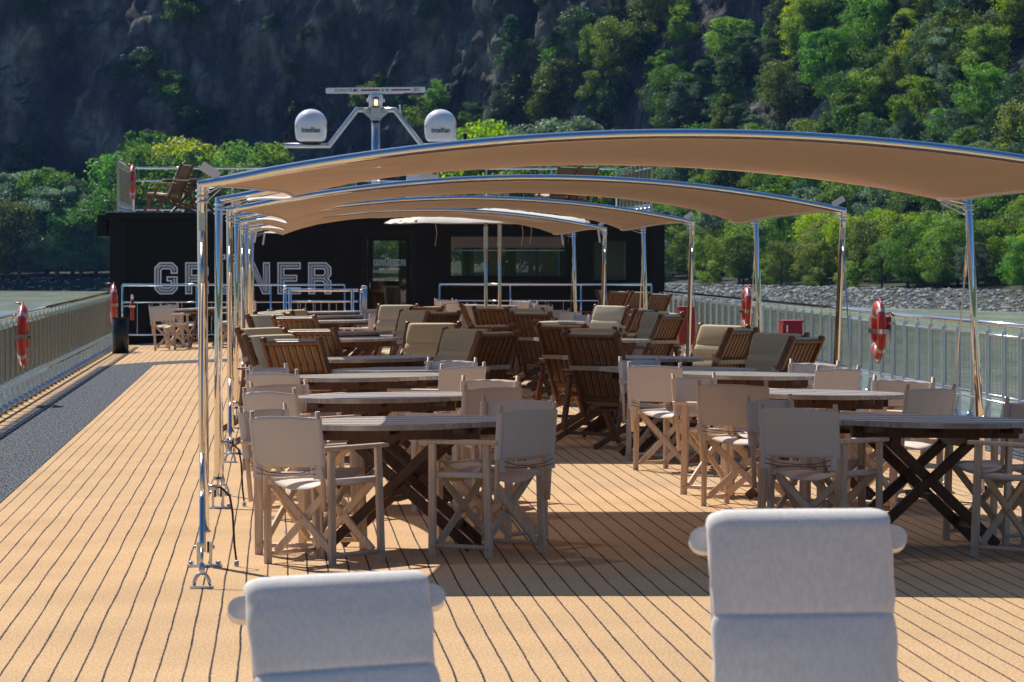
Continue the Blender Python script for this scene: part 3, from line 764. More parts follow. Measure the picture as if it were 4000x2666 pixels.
# ------------------------------------------------------------------ the bar building
BY = 86.2
def bar():
    t = thing('bar_building', (2.24, BY, 0), 'black bar pavilion with white hatched lettering, door and serving window', 'building')
    ox = 2.24
    def W(x0,z0,x1,z1,y0=0,y1=.12): return (x0-ox,y0,z0,x1-ox,y1,z1)
    mb = MB(); zt = 2.36
    door = (1.70, 2.82, 2.14); win = (3.46, 5.86, 1.18, 2.06); win2 = (6.36, 7.10, 1.10, 1.98)
    for r in [W(-3.33,-.4,door[0],zt), W(door[0],door[2],door[1],zt), W(door[1],-.4,win[0],zt), W(win[0],-.4,win[1],win[2]), W(win[0],win[3],win[1],zt),
              W(win[1],-.4,win2[0],zt), W(win2[0],-.4,win2[1],win2[2]), W(win2[0],win2[3],win2[1],zt), W(win2[1],-.4,7.81,zt)]: mb.box(*r)
    mb.box(-3.33-ox,.12,-.4,-3.21-ox,11.8,zt); mb.box(7.69-ox,.12,-.4,7.81-ox,11.8,zt)
    # back wall with a band of openings so daylight shows through the bar
    mb.box(-3.21-ox,11.68,-.4,7.69-ox,11.8,1.05); mb.box(-3.21-ox,11.68,2.0,7.69-ox,11.8,zt)
    for x in (-3.0, -.6, 1.2, 2.9, 4.35, 5.35, 6.6): mb.box(x-ox-.12,11.68,1.05,x-ox+.12,11.8,2.0)
    mb.build('wall', 'black_wall', t)
    # pilasters and panel seams
    mb = MB()
    for x, wd in ((-3.36,.32),(7.56,.28)): mb.box(x-ox,-.035,-.4,x-ox+wd,-.002,zt)
    for x in (-1.9,-.6,.6): mb.box(x-ox-.03,-.006,-.3,x-ox-.015,-.002,2.15)
    mb.box(-3.04-ox,-.012,2.13,7.5-ox,-.002,2.15)
    mb.build('wall_trim', 'black_trim', t)
    mb = MB(); mb.box(-3.42-ox,-.12,2.365,7.9-ox,12,2.50); mb.box(-3.46-ox,-.16,2.44,7.94-ox,-.121,2.49)
    rf = mb.build('roof', 'black_trim', t)
    mb = MB(); mb.box(-3.62-ox,.1,2.02,-3.43-ox,2.4,2.46); mb.build('roof_gutter_box', 'black_trim', t)
    mb = MB(); mb.box(-3.40-ox,-.1,2.502,7.88-ox,11.98,2.512); mb.build('roof_deck', 'roof_deck', t)
    # door
    mb = MB(); a, b, z = door
    mb.box(a-ox,-.03,-.05,a+.12-ox,.09,z); mb.box(b-.12-ox,-.03,-.05,b-ox,.09,z); mb.box(a+.12-ox,-.03,z-.1,b-.12-ox,.09,z)
    f = mb.build('door_frame', 'black_trim', t)
    mb = MB(); gx0, gx1, gz0, gz1 = 1.93, 2.60, .12, 1.94
    mb.box(a+.125-ox,.0,.0,gx0-ox,.06,z-.105); mb.box(gx1-ox,.0,.0,b-.125-ox,.06,z-.105); mb.box(gx0-ox,.0,.0,gx1-ox,.06,gz0); mb.box(gx0-ox,.0,gz1,gx1-ox,.06,z-.105)
    d = mb.build('door', 'black_wall', t)
    mb = MB(); mb.box(gx0-ox,.025,gz0,gx1-ox,.033,gz1); mb.build('door_pane', 'glass', d)
    mb = MB(); mb.tube([(a+.17-ox,-.05,.95),(a+.17-ox,-.05,1.1)], .012, 8); mb.tube([(a+.17-ox,0,1.02),(a+.17-ox,-.05,1.02)], .01, 6); mb.build('door_handle', 'satin_steel', d)
    mb = MB(); block_letters(mb, 'GRUDdNER', 1.945-ox, 1.435, .125, .1105, .018, hatch=False, lw=.055); mb.build('door_lettering', 'letter_paint', d)
    text_obj('BAR + DINING', .062, 'letter_paint', d, lambda x,y: Vector((2.265-ox+x, .018, 1.365+y)), bold=.001, name='door_lettering')
    # big wall lettering
    mb = MB(); block_letters(mb, 'GRUDdNER', -2.47-ox, .86, .645, .6185, -.010); mb.build('wall_lettering', 'letter_paint', t)
    # serving window
    def window(x0,x1,z0,z1,curtain=False):
        mb = MB(); e = .05
        mb.box(x0-ox,-.02,z0,x0+e-ox,.08,z1); mb.box(x1-e-ox,-.02,z0,x1-ox,.08,z1); mb.box(x0+e-ox,-.02,z0,x1-e-ox,.08,z0+e); mb.box(x0+e-ox,-.02,z1-e,x1-e-ox,.08,z1)
        w_ = mb.build('window', 'black_trim', t)
        mb = MB(); mb.box(x0+e-ox,.03,z0+e,x1-e-ox,.038,z1-e); mb.build('pane', 'glass', w_)
        mb = MB(); mb.box(x0-.03-ox,-.10,z0-.05,x1+.03-ox,-.021,z0-.005); mb.build('sill', 'black_trim', w_)
        return w_
    w1 = window(*win); w2 = window(*win2)
    mb = MB(); mb.box(win[0]+.05-ox,-.06,1.80,win[1]-.05-ox,-.024,2.02)
    for k in range(6): mb.box(win[0]+.05-ox,-.066,1.805+.035*k,win[1]-.05-ox,-.061,1.828+.035*k)
    bl = mb.build('roller_blind', 'blind', w1)
    mb = MB(); mb.tube([(win[0]+.06-ox,-.05,1.745),(win[1]-.06-ox,-.05,1.745)], .012, 6); mb.build('blind_rod', 'satin_steel', w1)
    mb = MB(); mb.box(win2[0]+.06-ox,.30,win2[2],win2[1]-.06-ox,.32,win2[3]); mb.build('reflection_sheet', 'roof_deck', w2)  # grey sheet behind the side pane stands in for its pale reflection
    # inside
    mb = MB(); mb.box(-3.2-ox,.13,-.02,7.68-ox,11.67,.0); mb.box(-3.2-ox,.13,2.30,7.68-ox,11.67,2.36); mb.build('interior', 'interior_dark', t)
    mb = MB(); mb.box(3.2-ox,.9,.01,6.0-ox,1.5,1.12); mb.build('counter', 'interior_wood', t)
    mb = MB()
    for x in (4.40, 5.52): mb.box(x-.07-ox,.42,.01,x+.07-ox,.5,2.29)
    mb.build('column', 'yellow_paint', t)
    mb = MB()
    for x in (3.95, 5.28): mb.box(x-.04-ox,.36,.01,x+.04-ox,.42,2.29)
    mb.build('door_post', 'interior_wood', t)
    # the open counter below the window
    mb = MB(); mb.box(win[0]-ox-.05,-.16,.98,win[1]-ox+.05,-.004,1.03); mb.build('serving_shelf', 'black_trim', t)
    # vent grille on the right, above the side window
    mb = MB()
    for k in range(5): mb.box(6.45-ox,-.02,2.10+.035*k-.04,7.0-ox,-.003,2.118+.035*k-.04)
    mb.build('vent_grille', 'black_trim', t)
    return t
bar()
def beer_tap():
    t = thing('beer_tap', (4.68, BY+1.05, 1.12), 'round chrome beer tap on a black stem behind the bar window', 'tap')
    mb = MB(); mb.lathe([(0,0),(.10,0),(.10,.02),(.03,.04),(.03,.30),(.0,.30)], 14); mb.build('stem', 'black_trim', t)
    mb = MB(); mb.lathe([(0,.28),(.06,.29),(.1,.33),(.12,.40),(.1,.47),(.06,.51),(0,.52)], 16); mb.build('head', 'steel', t)
    mb = MB(); mb.lathe([(.02,.52),(.028,.56),(.015,.62),(0,.625)], 10); mb.tube([(0,-.1,.38),(0,-.17,.36),(0,-.17,.28)], .012, 6); mb.build('spout', 'black_trim', t)
beer_tap()
# ------------------------------------------------------------------ mast with radar and domes
def mast():
    ox, oy = 2.24, 97.0
    t = thing('radar_mast', (ox, oy, 2.512), 'grey steel mast with a bent cross arm above the bar roof', 'mast')
    Z = lambda z: z-2.512
    mb = MB(); mb.tube([(0,0,0),(0,0,Z(4.78))], .098, 20); mb.lathe([(.2,0),(.2,.03),(.1,.04)], 20); mb.build('pole', 'satin_steel', t)
    mb = MB(); mb.box(-.115,-.16,Z(4.78),.115,.16,Z(4.99)); mb.lathe([(.115,Z(4.70)),(.12,Z(4.78)),(0,Z(4.78))], 20); mb.build('junction_box', 'satin_steel', t)
    P = lambda s: [(s*.1,0,Z(4.945)),(s*.43,0,Z(4.945)),(s*1.06,0,Z(4.13)),(s*2.08,0,Z(4.13))]
    for s in (-1, 1):
        mb = MB(); mb.tube(P(s), .056, 14)
        mb.add([(s*.1,-.01,Z(4.88)),(s*.3,-.01,Z(4.89)),(s*.1,-.01,Z(4.72)),(s*.1,.01,Z(4.88)),(s*.3,.01,Z(4.89)),(s*.1,.01,Z(4.72))], [(0,1,2),(3,5,4),(1,4,5,2)])
        mb.build('cross_arm', 'satin_steel', t)
    mb = MB(); mb.tube([(.55,0,Z(4.85)),(.55,0,Z(5.06))], .018, 8); mb.build('whip_aerial', 'white_plastic', t)
    for s in (-1, 1):
        mb = MB(); mb.tube([(s*2.03,0,Z(4.18)),(s*2.03,0,Z(4.24))], .012, 6); mb.lathe([(.0,Z(4.24)),(.035,Z(4.26)),(.045,Z(4.30)),(.045,Z(4.345)),(.048,Z(4.35)),(.048,Z(4.41)),(0,Z(4.42))], 12, (s*2.03,0,0))
        mb.build('navigation_lamp', 'black_trim', t)
    # scanner: bowl, turning unit, bar
    r = thing('radar_scanner', (ox, oy, 4.99), 'long white radar scanner bar with black and red lettering', 'radar')
    z0 = 4.99
    mb = MB(); mb.lathe([(.0,0),(.14,0),(.16,.03),(.15,.05),(.155,.10),(.17,.2),(.165,.27),(.12,.31),(.0,.31)], 22)
    for s in (-1, 1): mb.lathe([(0,0),(.04,0),(.04,.05),(0,.05)], 10, (s*.155 if s > 0 else -.205,0,.165), 'X')
    mb.build('turning_unit', 'white_plastic', r)
    mb = MB(); mb.lathe([(.07,.31),(.07,.33)], 14); prof_ = [(-.075,0),(.05,0),(.075,.02),(.075,.105),(.05,.125),(-.075,.125)]
    n = len(prof_); xs = (-1.13, -1.10, 1.10, 1.13); k = (.75, 1, 1, .75)
    vs = []
    for x, q in zip(xs, k): vs += [(x, yy*q, .335+.0625+(zz-.0625)*q) for yy, zz in prof_]
    fs = [(i*n+j, i*n+(j+1)%n, (i+1)*n+(j+1)%n, (i+1)*n+j) for i in range(3) for j in range(n)] + [tuple(range(n))[::-1], tuple(range(3*n,4*n))]
    mb.add(vs, fs); mb.box(-.63,-.06,.318,.63,.06,.334); b = mb.build('scanner_bar', 'white_plastic', r)
    tilt = -.012
    b.rotation_euler = (0, tilt, 0)
    F = lambda cx: (lambda x,y: Vector((cx+x, -.0785, .3975+y)))
    text_obj('ALPHATR  N', .098, 'text_black', b, F(-.66), bold=.0, sx=.98, name='scanner_lettering')
    mb = MB(); mb.prism([(.035*math.cos(2*PI*i/18)-.475, .035*math.sin(2*PI*i/18)+.3975) for i in range(18)], -.0792, -.0786, lambda a,c,d: (a,d,c)); mb.build('emblem_dot', 'text_red', b)
    mb = MB(); mb.box(-.335,-.0788,.380,.095,-.0786,.415); mb.box(.355,-.0788,.380,.785,-.0786,.415); mb.build('red_stripe', 'text_red', b)
    mb = MB(); mb.box(.145,-.079,.376,.177,-.0786,.419); mb.add([(.205,-.079,.419),(.250,-.079,.376),(.275,-.079,.376),(.305,-.079,.419),(.27,-.079,.419),(.255,-.079,.395),(.242,-.079,.419)], [(6,5,4,3,2,1,0)])
    mb.build('emblem', 'text_black', b)
    text_obj('JRC', .062, 'text_red', b, F(.925), bold=.002, name='scanner_lettering')
    mb = MB()
    for x0,z0_,x1,z1_ in ((.85,.355,1.0,.360),(.85,.435,1.0,.440),(.85,.360,.855,.435),(.995,.360,1.0,.435)): mb.box(x0,-.0788,z0_,x1,-.0786,z1_)
    mb.build('label_border', 'text_red', b)
    # lit lamp in front of the scanner
    l = thing('mast_lamp', (ox, oy-.20, 4.995), 'small caged mast lamp glowing warm white', 'lamp')
    mb = MB(); mb.lathe([(0,0),(.075,0),(.075,.025),(0,.03)], 14); mb.lathe([(0,.19),(.075,.19),(.07,.215),(.02,.225),(.015,.24),(0,.24)], 14)
    for k in range(6): mb.tube([(.068*math.cos(k*PI/3+.5),.068*math.sin(k*PI/3+.5),.02),(.068*math.cos(k*PI/3+.5),.068*math.sin(k*PI/3+.5),.19)], .006, 5)
    mb.build('cage', 'black_trim', l)
    e = bpy.data.materials.new('bulb'); tt, N, L, bb = nodes_of(e); M['bulb'] = e
    bb.inputs['Emission Color'].default_value = (1, .62, .25, 1); bb.inputs['Emission Strength'].default_value = 3.0
    mb = MB(); mb.lathe([(0,.04),(.02,.045),(.032,.09),(.03,.14),(.012,.175),(0,.18)], 12); mb.build('bulb', 'bulb', l)
    # domes
    for s, lab in ((-1, 'white satellite dome on the left end of the mast arm'), (1, 'white satellite dome on the right end of the mast arm')):
        d = thing('satellite_dome', (ox+s*1.47, oy, 4.195), lab, 'dome', 'domes on the mast')
        mb = MB(); mb.lathe([(0,0),(.22,0),(.22,.02),(.14,.03)], 20); mb.build('base', 'black_trim', d)
        mb = MB(); pr = [(.14,.02),(.26,.03),(.315,.06),(.345,.12),(.362,.25),(.366,.40)] + [(.366*math.cos(R(a)), .42+.345*math.sin(R(a))) for a in range(0,91,9)]
        mb.lathe(pr, 40); mb.build('shell', 'white_plastic', d)
        def wrap(rad, a0, zc):
            return lambda x,y: Vector((rad*math.sin(a0+x/rad), -rad*math.cos(a0+x/rad), zc+y))
        text_obj('Intellian', .165, 'text_black', d, wrap(.371, -.02, .275), bold=.003, sx=.88, name='dome_lettering')
        text_obj('PRO', .10, 'text_grey', d, wrap(.371, -1.22, .36), name='dome_lettering')
        mb = MB()
        for q in range(24):
            a = 1.28+.05/.37*math.cos(2*PI*q/24); b_ = 1.28+.05/.37*math.cos(2*PI*(q+1)/24); r1 = .371
            z1, z2 = .37+.05*math.sin(2*PI*q/24), .37+.05*math.sin(2*PI*(q+1)/24)
            a2 = 1.28+.036/.37*math.cos(2*PI*q/24); b2 = 1.28+.036/.37*math.cos(2*PI*(q+1)/24); z3, z4 = .37+.036*math.sin(2*PI*q/24), .37+.036*math.sin(2*PI*(q+1)/24)
            mb.add([(r1*math.sin(A),-r1*math.cos(A),Z_) for A,Z_ in ((a,z1),(b_,z2),(b2,z4),(a2,z3))], [(0,1,2,3)])
        mb.build('dome_emblem', 'text_red', d)
        text_obj('B', .075, 'text_red', d, wrap(.371, 1.28, .37), bold=.002, name='dome_lettering')
mast()
# ------------------------------------------------------------------ shade awnings
LEAN = .33; ZC = 2.045; RISE = .275; HW = 2.60; TR = .027
def arch_z(x): return ZC + RISE*(1-(x/HW)**2)
def awning(y0, label, seed):
    rnd = random.Random(seed)
    t = thing('shade_awning', (XC, y0, 0), label, 'awning', 'shade awnings in a row along the deck')
    D = 5.40
    def frame(yb, s):
        """s=-1 leans to the camera, +1 away"""
        pts = []
        zb = dz(XC-HW)+.20
        F = lambda x, z: (x, yb + s*LEAN*(z-zb), z)
        pts.append(F(-HW, zb)); pts.append(F(-HW, ZC))
        for k in range(1, 28): x = -HW+2*HW*k/28; pts.append(F(x, arch_z(x)))
        pts.append(F(HW, ZC)); pts.append(F(HW, zb))
        mb = MB(); mb.tube(pts, TR, 18, sharp=20); fr = mb.build('frame', 'steel', t)
        for sx in (-1, 1):
            X = sx*HW; b = MB(); zd = dz(XC+X)
            yb2 = yb - s*LEAN*.06
            b.lathe([(0,-.012),(.034,-.012),(.034,.0),(0,.0)], 16, (X, yb, zb))
            b.box(X-.008, yb2-.03, zd+.08, X+.008, yb2+.03, zb-.01)
            for e in (-1, 1):
                b.box(X+e*.034-.008, yb2-.035, zd+.012, X+e*.034+.008, yb2+.035, zd+.135)
                b.lathe([(0,0),(.012,0),(.012,.008),(0,.010)], 8, (X+e*.046 if e > 0 else X-.056, yb2, zd+.105), 'X')
            b.box(X-.095, yb2-.05, zd+.0, X+.095, yb2+.05, zd+.012)
            for e in (-1, 1): b.lathe([(0,.012),(.014,.012),(.014,.028),(0,.030)], 6, (X+e*.075, yb2, 0+zd))
            h = b.build('hinge_base', 'satin_steel', t)
            rb = MB()
            for e in (-1, 1): rb.lathe([(0,0),(.032,0),(.032,.012),(0,.012)], 14, (X+(e*.02-.006), yb2, zd+.105), 'X')
            rb.build('hinge_pad', 'black_rubber', h)
            # stay: clevis on the post, cable, turnbuckle, shackle plate on the deck
            st = MB(); zt = 1.82
            top = Vector((X - sx*0.0, yb + s*(LEAN*(zt-zb)+.035), zt))
            if s < 0: end = Vector((X-.012*sx, yb - 1.52, zd+.13))
            else: end = Vector((X-.012*sx, yb + 1.52, zd+.13))
            d = (end-top).normalized(); L = (end-top).length
            st.tube([top, top+d*(L-.62)], .006, 6)
            st.tube([top+d*(L-.62), top+d*(L-.42)], .010, 8); st.tube([top+d*(L-.40), top+d*(L-.36), top+d*(L-.12), top+d*(L-.08)], [.008,.0135,.0135,.009], 10)
            st.tube([top+d*(L-.08), end], .009, 8)
            st.tube([top-d*.02, top+d*.10], .010, 8); st.box(top.x-.017, top.y-.018, top.z-.02, top.x+.017, top.y+.018, top.z+.11)
            st.tube([top+d*.10, top+d*.34], .013, 8)
            sb = st.build('stay_cable', 'satin_steel', t)
            pl = MB(); ye = end.y; arc = [(X-.012*sx+.040*math.cos(R(a)), ye, zd+.014+.062*math.sin(R(a))) for a in range(0,181,18)]
            pl.tube(arc, .0095, 8); pl.box(X-.012*sx-.060, ye-.035, zd, X-.012*sx+.060, ye+.035, zd+.012)
            pl.lathe([(0,-.03),(.014,-.025),(.016,.0),(.014,.03),(0,.04)], 8, (X-.012*sx, ye, zd+.095))
            pl.build('deck_shackle', 'satin_steel', sb)
            # flexible lead near the foot, on the inner side of the left posts
            if sx < 0:
                cb = MB(); y1 = yb + s*LEAN*.22; p = [(X+.03, y1, zb+.24),(X+.09, y1, zb+.24),(X+.14, y1, zb+.19),(X+.155, y1, zb+.10),(X+.165, y1, zb-.08),(X+.175, y1, zb-.16)]
                cb.tube(p, .006, 6); c = cb.build('power_lead', 'black_rubber', fr)
                pb = MB(); pb.lathe([(0,0),(.013,0),(.013,.05),(0,.05)], 8, (X+.176, y1, zb-.215)); pb.build('plug', 'satin_steel', c); gb = MB(); gb.lathe([(0,0),(.014,0),(.014,.05),(0,.05)], 8, (X+.02, y1, zb+.24), 'X'); gb.build('cable_gland', 'satin_steel', c)
        return F
    F0 = frame(0, -1); F1 = frame(D, 1)
    # cloth
    ya, yb = F0(0, arch_z(0))[1] + .035, F1(0, arch_z(0))[1] - .05
    def cl(u, v):
        a = 2*u-1
        s1 = math.sin(PI*v)
        hw = HW - .10 - .30*s1**.8 - .18*v*(1-v) - (.10*v)
        x = a*hw
        zz = arch_z(x) - TR - .01
        lean_front = F0(0, zz)[1] + .004; lean_back = F1(0, zz)[1] - .05
        y = lean_front*(1-v) + lean_back*v
        e = abs(a)
        sag = -.045*s1 - (.07 if seed > 3 else .03)*s1*e**6
        wr = .010*math.sin(7*v+9*abs(a)+seed)*s1*abs(a) + .018*noise.noise(Vector((a*2.2+seed, v*1.4, seed)))*s1 + .007*noise.noise(Vector((a*9+v*4, v*3-a*2, seed)))*min(1, s1*2)
        cr = 0
        for ca, cv in ((-1,0),(1,0),(-1,1),(1,1)):
            px_, py_ = (a-ca)*2.6, (v-cv)*5.5; dd = math.hypot(px_, py_)
            cr += .011*math.sin(13*math.atan2(py_, px_)+seed)*math.exp(-dd*.75)*min(1, dd)
        return (x, y, zz + .012 + sag + wr + cr - (.04 if seed > 3 else .012)*v*e**8)
    mb = MB(); mb.grid(cl, 64, 30, True, thick=.0); c = mb.build('canopy', 'sail_cloth', t)
    # rolled hems down the two sides
    for a in (0, 1):
        hm = MB(); hm.tube([Vector(cl(a, k/20)) for k in range(21)], .010, 6); hm.build('hem', 'white_webbing', c)
    # straps and lashings at the corners
    for a, v in ((0,0),(1,0),(0,1),(1,1)):
        p = Vector(cl(a, v)); sx = -1 if a == 0 else 1
        q = Vector((F0 if v == 0 else F1)(sx*HW, ZC-.06))
        sb = MB(); sb.bar(p, q, .04, .006); sb.bar(p+Vector((0,0,-.015)), q+Vector((0,0,-.05)), .022, .005)
        for k in range(3):
            c0 = q + Vector((0,0,.03*k-.03)); sb.tube([c0+Vector((TR*1.25*math.cos(R(g)),TR*1.25*math.sin(R(g)),0)) for g in range(0,360,40)], .006, 5, closed=True)
        if v == 0:
            e = Vector(F0(sx*HW*.965, arch_z(HW*.965)+TR)); sb.bar(e, e + Vector((sx*.095, 0, .06)), .05, .004, up=(0,1,0))
        if seed == 6: sb.bar(p, p+Vector((sx*.03,.02,-.20)), .028, .004, up=(0,1,0))
        sb.build('corner_strap', 'white_webbing', t)
    return t
for k, lab in enumerate(('nearest and largest tan shade awning on arched steel frames', 'second tan shade awning, just behind the nearest one',
                         'third tan shade awning, the last but one before the bar', 'farthest small tan shade awning, closest to the black bar')):
    awning(23.45+13.2*k, lab, 3+k)
# ------------------------------------------------------------------ parasols by the bar
def parasol(x, y, h, rz, label, seed):
    t = thing('parasol', (x, y, dz(x)), label, 'parasol', 'parasols by the bar', R(rz)); rnd = random.Random(seed)
    mb = MB(); mb.tube([(0,0,.02),(0,0,h+.1)], .029, 14); mb.lathe([(.036,h-.42),(.036,h-.05)], 14); mb.build('pole', 'satin_steel', t)
    mb = MB(); mb.box(-.35,-.35,.0,.35,.35,.06); mb.lathe([(.06,.06),(.06,.25),(.03,.27)], 12); mb.build('base', 'black_trim', t)
    S = 1.5
    def f(u, v):
        a, b = 2*u-1, 2*v-1; m = max(abs(a), abs(b)); e = min(abs(a), abs(b))/max(m, 1e-6)
        z = h + .06 + .20*(1-m) - .05*math.sin(PI*min(1,m))*(1-e) + .02*noise.noise(Vector((a*3,b*3,seed)))
        if m > .985: z -= .05
        return (a*S, b*S, z)
    mb = MB(); mb.grid(f, 26, 26, True); c = mb.build('canopy', 'parasol_cloth', t)
    for ax in range(8):
        an = ax*PI/4; r = S*(1.38 if ax % 2 else .98)
        rb = MB(); rb.bar((0,0,h+.23),(r*math.cos(an),r*math.sin(an),h+.04),.018,.018)
        rb.build('rib', 'satin_steel', t)
    for k in range(3):
        an = rnd.uniform(0,6.28); r = rnd.uniform(.5,1.3); sb = MB(); p = Vector((r*math.cos(an), r*math.sin(an), h+.05))
        sb.bar(p, p+Vector((.03,0,-.2)), .03, .004, up=(1,0,0)); sb.bar(p+Vector((.03,0,-.2)), p+Vector((.0,0,-.42)), .03, .004, up=(1,0,0)); sb.build('tie_strap', 'webbing', t)
    return t
parasol(3.50, 71.6, 2.19, 8, 'white parasol on the nearer of the two grey poles before the bar window', 1)
parasol(3.92, 75.2, 2.24, -5, 'white parasol on the farther of the two grey poles before the bar window', 2)
# ------------------------------------------------------------------ furniture
def make_director(label, curve=.022, sagk=1.0, sd=0.0):
    t = thing('director_chair', (0,0,0), label, 'chair', "director's chairs around the round tables")
    w = .236
    for sx in (-1, 1):
        for sy in (1, -1):
            mb = MB(); x = sx*w
            mb.bar((x,sy*.205,.0),(x,sy*.195,.625),.024,.048,up=(0,1,0),ch=.004); mb.lathe([(0,0),(.011,0),(.011,.003),(0,.003)], 8, (x+(.0125 if sx>0 else -.0155), sy*.204, .05), 'X')
            mb.build('leg', 'pale_wood', t)
        mb = MB(); mb.bar((sx*(w+.005),-.29,.638),(sx*(w+.005),.25,.638),.058,.024,ch=.005); mb.build('armrest', 'pale_wood', t)
        mb = MB(); mb.tube([(sx*w,-.2,.055),(sx*w,.2,.055)], .013, 8); mb.build('floor_dowel', 'pale_wood', t)
        mb = MB(); mb.tube([(sx*(w-.006),-.255,.30),(sx*(w-.002),-.268,.50),(sx*(w+.004),-.305,.845)], [.014,.014,.0135], 9); mb.build('back_pole', 'pale_wood', t)
    for sy in (1, -1):
        for s2 in (-1, 1):
            mb = MB(); y = sy*.165+s2*.012
            mb.bar((s2*-(w-.02),y,.065),(s2*(w-.02),y,.445),.042,.020,up=(0,1,0),ch=.003)
            mb.lathe([(0,0),(.010,0),(.008,.004),(0,.005)], 8, (0, y+(.011 if s2>0 else -.016), .255), 'Y')
            mb.build('cross_brace', 'pale_wood', t)
    # seat sling with rolled edges round the side dowels
    def seat(u, v):
        a = 2*u-1; b = 2*v-1; e = 1-abs(a)**2.2
        return (a*(w-.022), b*.21, .462 - .038*sagk*e + .005*noise.noise(Vector((a*3, b*2.2, sd))) + .012*math.cos(b*2.2)*e - .010*(abs(b)**4)*e)
    mb = MB(); mb.grid(seat, 14, 8, True, thick=.004)
    for sx in (-1, 1): mb.tube([(sx*(w-.022),-.212,.453),(sx*(w-.022),.212,.453)], .0185, 10)
    mb.build('seat', 'canvas', t)
    # canvas back with sleeves over the poles
    py = lambda z: -.268-.037*(z-.5)/.345
    def back(u, v):
        a = 2*u-1; z = .545+.262*v; e = 1-abs(a)**2
        return (a*(w+.001+.004*v), py(z)-.014-curve*e*(.6+.4*v) + .006*noise.noise(Vector((a*2.4, v*2.6, sd+4))), z + (.004+.45*curve)*e*(v-.3) + .003*noise.noise(Vector((a*4, v, sd+9))))
    mb = MB(); mb.grid(back, 24, 12, True, thick=.004)
    for sx in (-1, 1):
        mb.tube([(sx*(w-.001), py(.545), .545),(sx*(w+.001), py(.68), .68),(sx*(w+.003), py(.805), .805)], [.022,.0205,.0205], 10, caps=False)
        mb.add([(sx*(w+.012),py(.545)-.021,.55),(sx*(w-.055),py(.545)-.022,.55),(sx*(w-.045),py(.5)-.026,.475),(sx*(w+.016),py(.5)-.026,.478)], [(0,1,2,3)])
    bk = mb.build('back_sling', 'canvas', t)
    mb = MB()
    for k, (zz, sag) in enumerate(((.535,.03),(.505,.012))):
        mb.tube([(-w+.02,-.305,zz),(-w*.5,-.312,zz-sag*.8),(0,-.318,zz-sag),(w*.5,-.312,zz-sag*.8),(w-.02,-.305,zz)], .0024, 5)
    mb.build('cord', 'cord_brown', bk)
    return t
def make_table(label):
    t = thing('round_table', (0,0,0), label, 'table', 'round wooden tables')
    Rr = .65; mb = MB(); n = 12; pw = 2*Rr/n
    def edge(y): return math.sqrt(max(0, Rr*Rr-y*y))
    for i in range(n):
        y0 = -Rr+pw*i+.003; y1 = -Rr+pw*(i+1)-.003
        ys = [y0+(y1-y0)*k/10 for k in range(11)]
        for half in (-1, 1) if 2 < i < 9 else (0,):
            if half == 0: P = [(edge(y),y) for y in ys] + [(-edge(y),y) for y in ys[::-1]]
            elif half == 1: P = [(edge(y),y) for y in ys] + [(.0025,y1),(.0025,y0)]
            else: P = [(-.0025,y0),(-.0025,y1)] + [(-edge(y),y) for y in ys[::-1]]
            mb.prism(P, .707+.0015*((i*7)%3), .738+.0012*((i*5)%3))
    mb.build('tabletop', 'teak_grey', t)
    mb = MB()
    for y in (-.27, .27): mb.bar((-.50,y,.672),(.50,y,.672),.045,.066)
    for x in (-.42, 0, .42): mb.bar((x,-.5,.69),(x,-.30,.69),.06,.03); mb.bar((x,.30,.69),(x,.5,.69),.06,.03); mb.bar((x,-.245,.69),(x,.245,.69),.06,.03)
    for x in (-.22, .22): mb.bar((x,-.245,.62),(x,.245,.62),.05,.07)
    mb.build('apron', 'teak_dark', t)
    for sy in (1, -1):
        for s2 in (1, -1):
            mb = MB(); y = sy*.20+s2*.017*sy
            mb.bar((s2*-.42,y,.018),(s2*.27,y,.64),.058,.030,up=(0,1,0),ch=.004); mb.build('leg', 'teak_dark', t)
    for s2 in (1, -1):
        mb = MB(); mb.bar((s2*-.30,-.185,.14),(s2*-.30,.185,.14),.024,.055); mb.build('stretcher', 'teak_dark', t)
    mb = MB(); mb.bar((0,-.2,.30),(0,.2,.30),.03,.03); mb.build('stretcher', 'teak_dark', t)
    return t
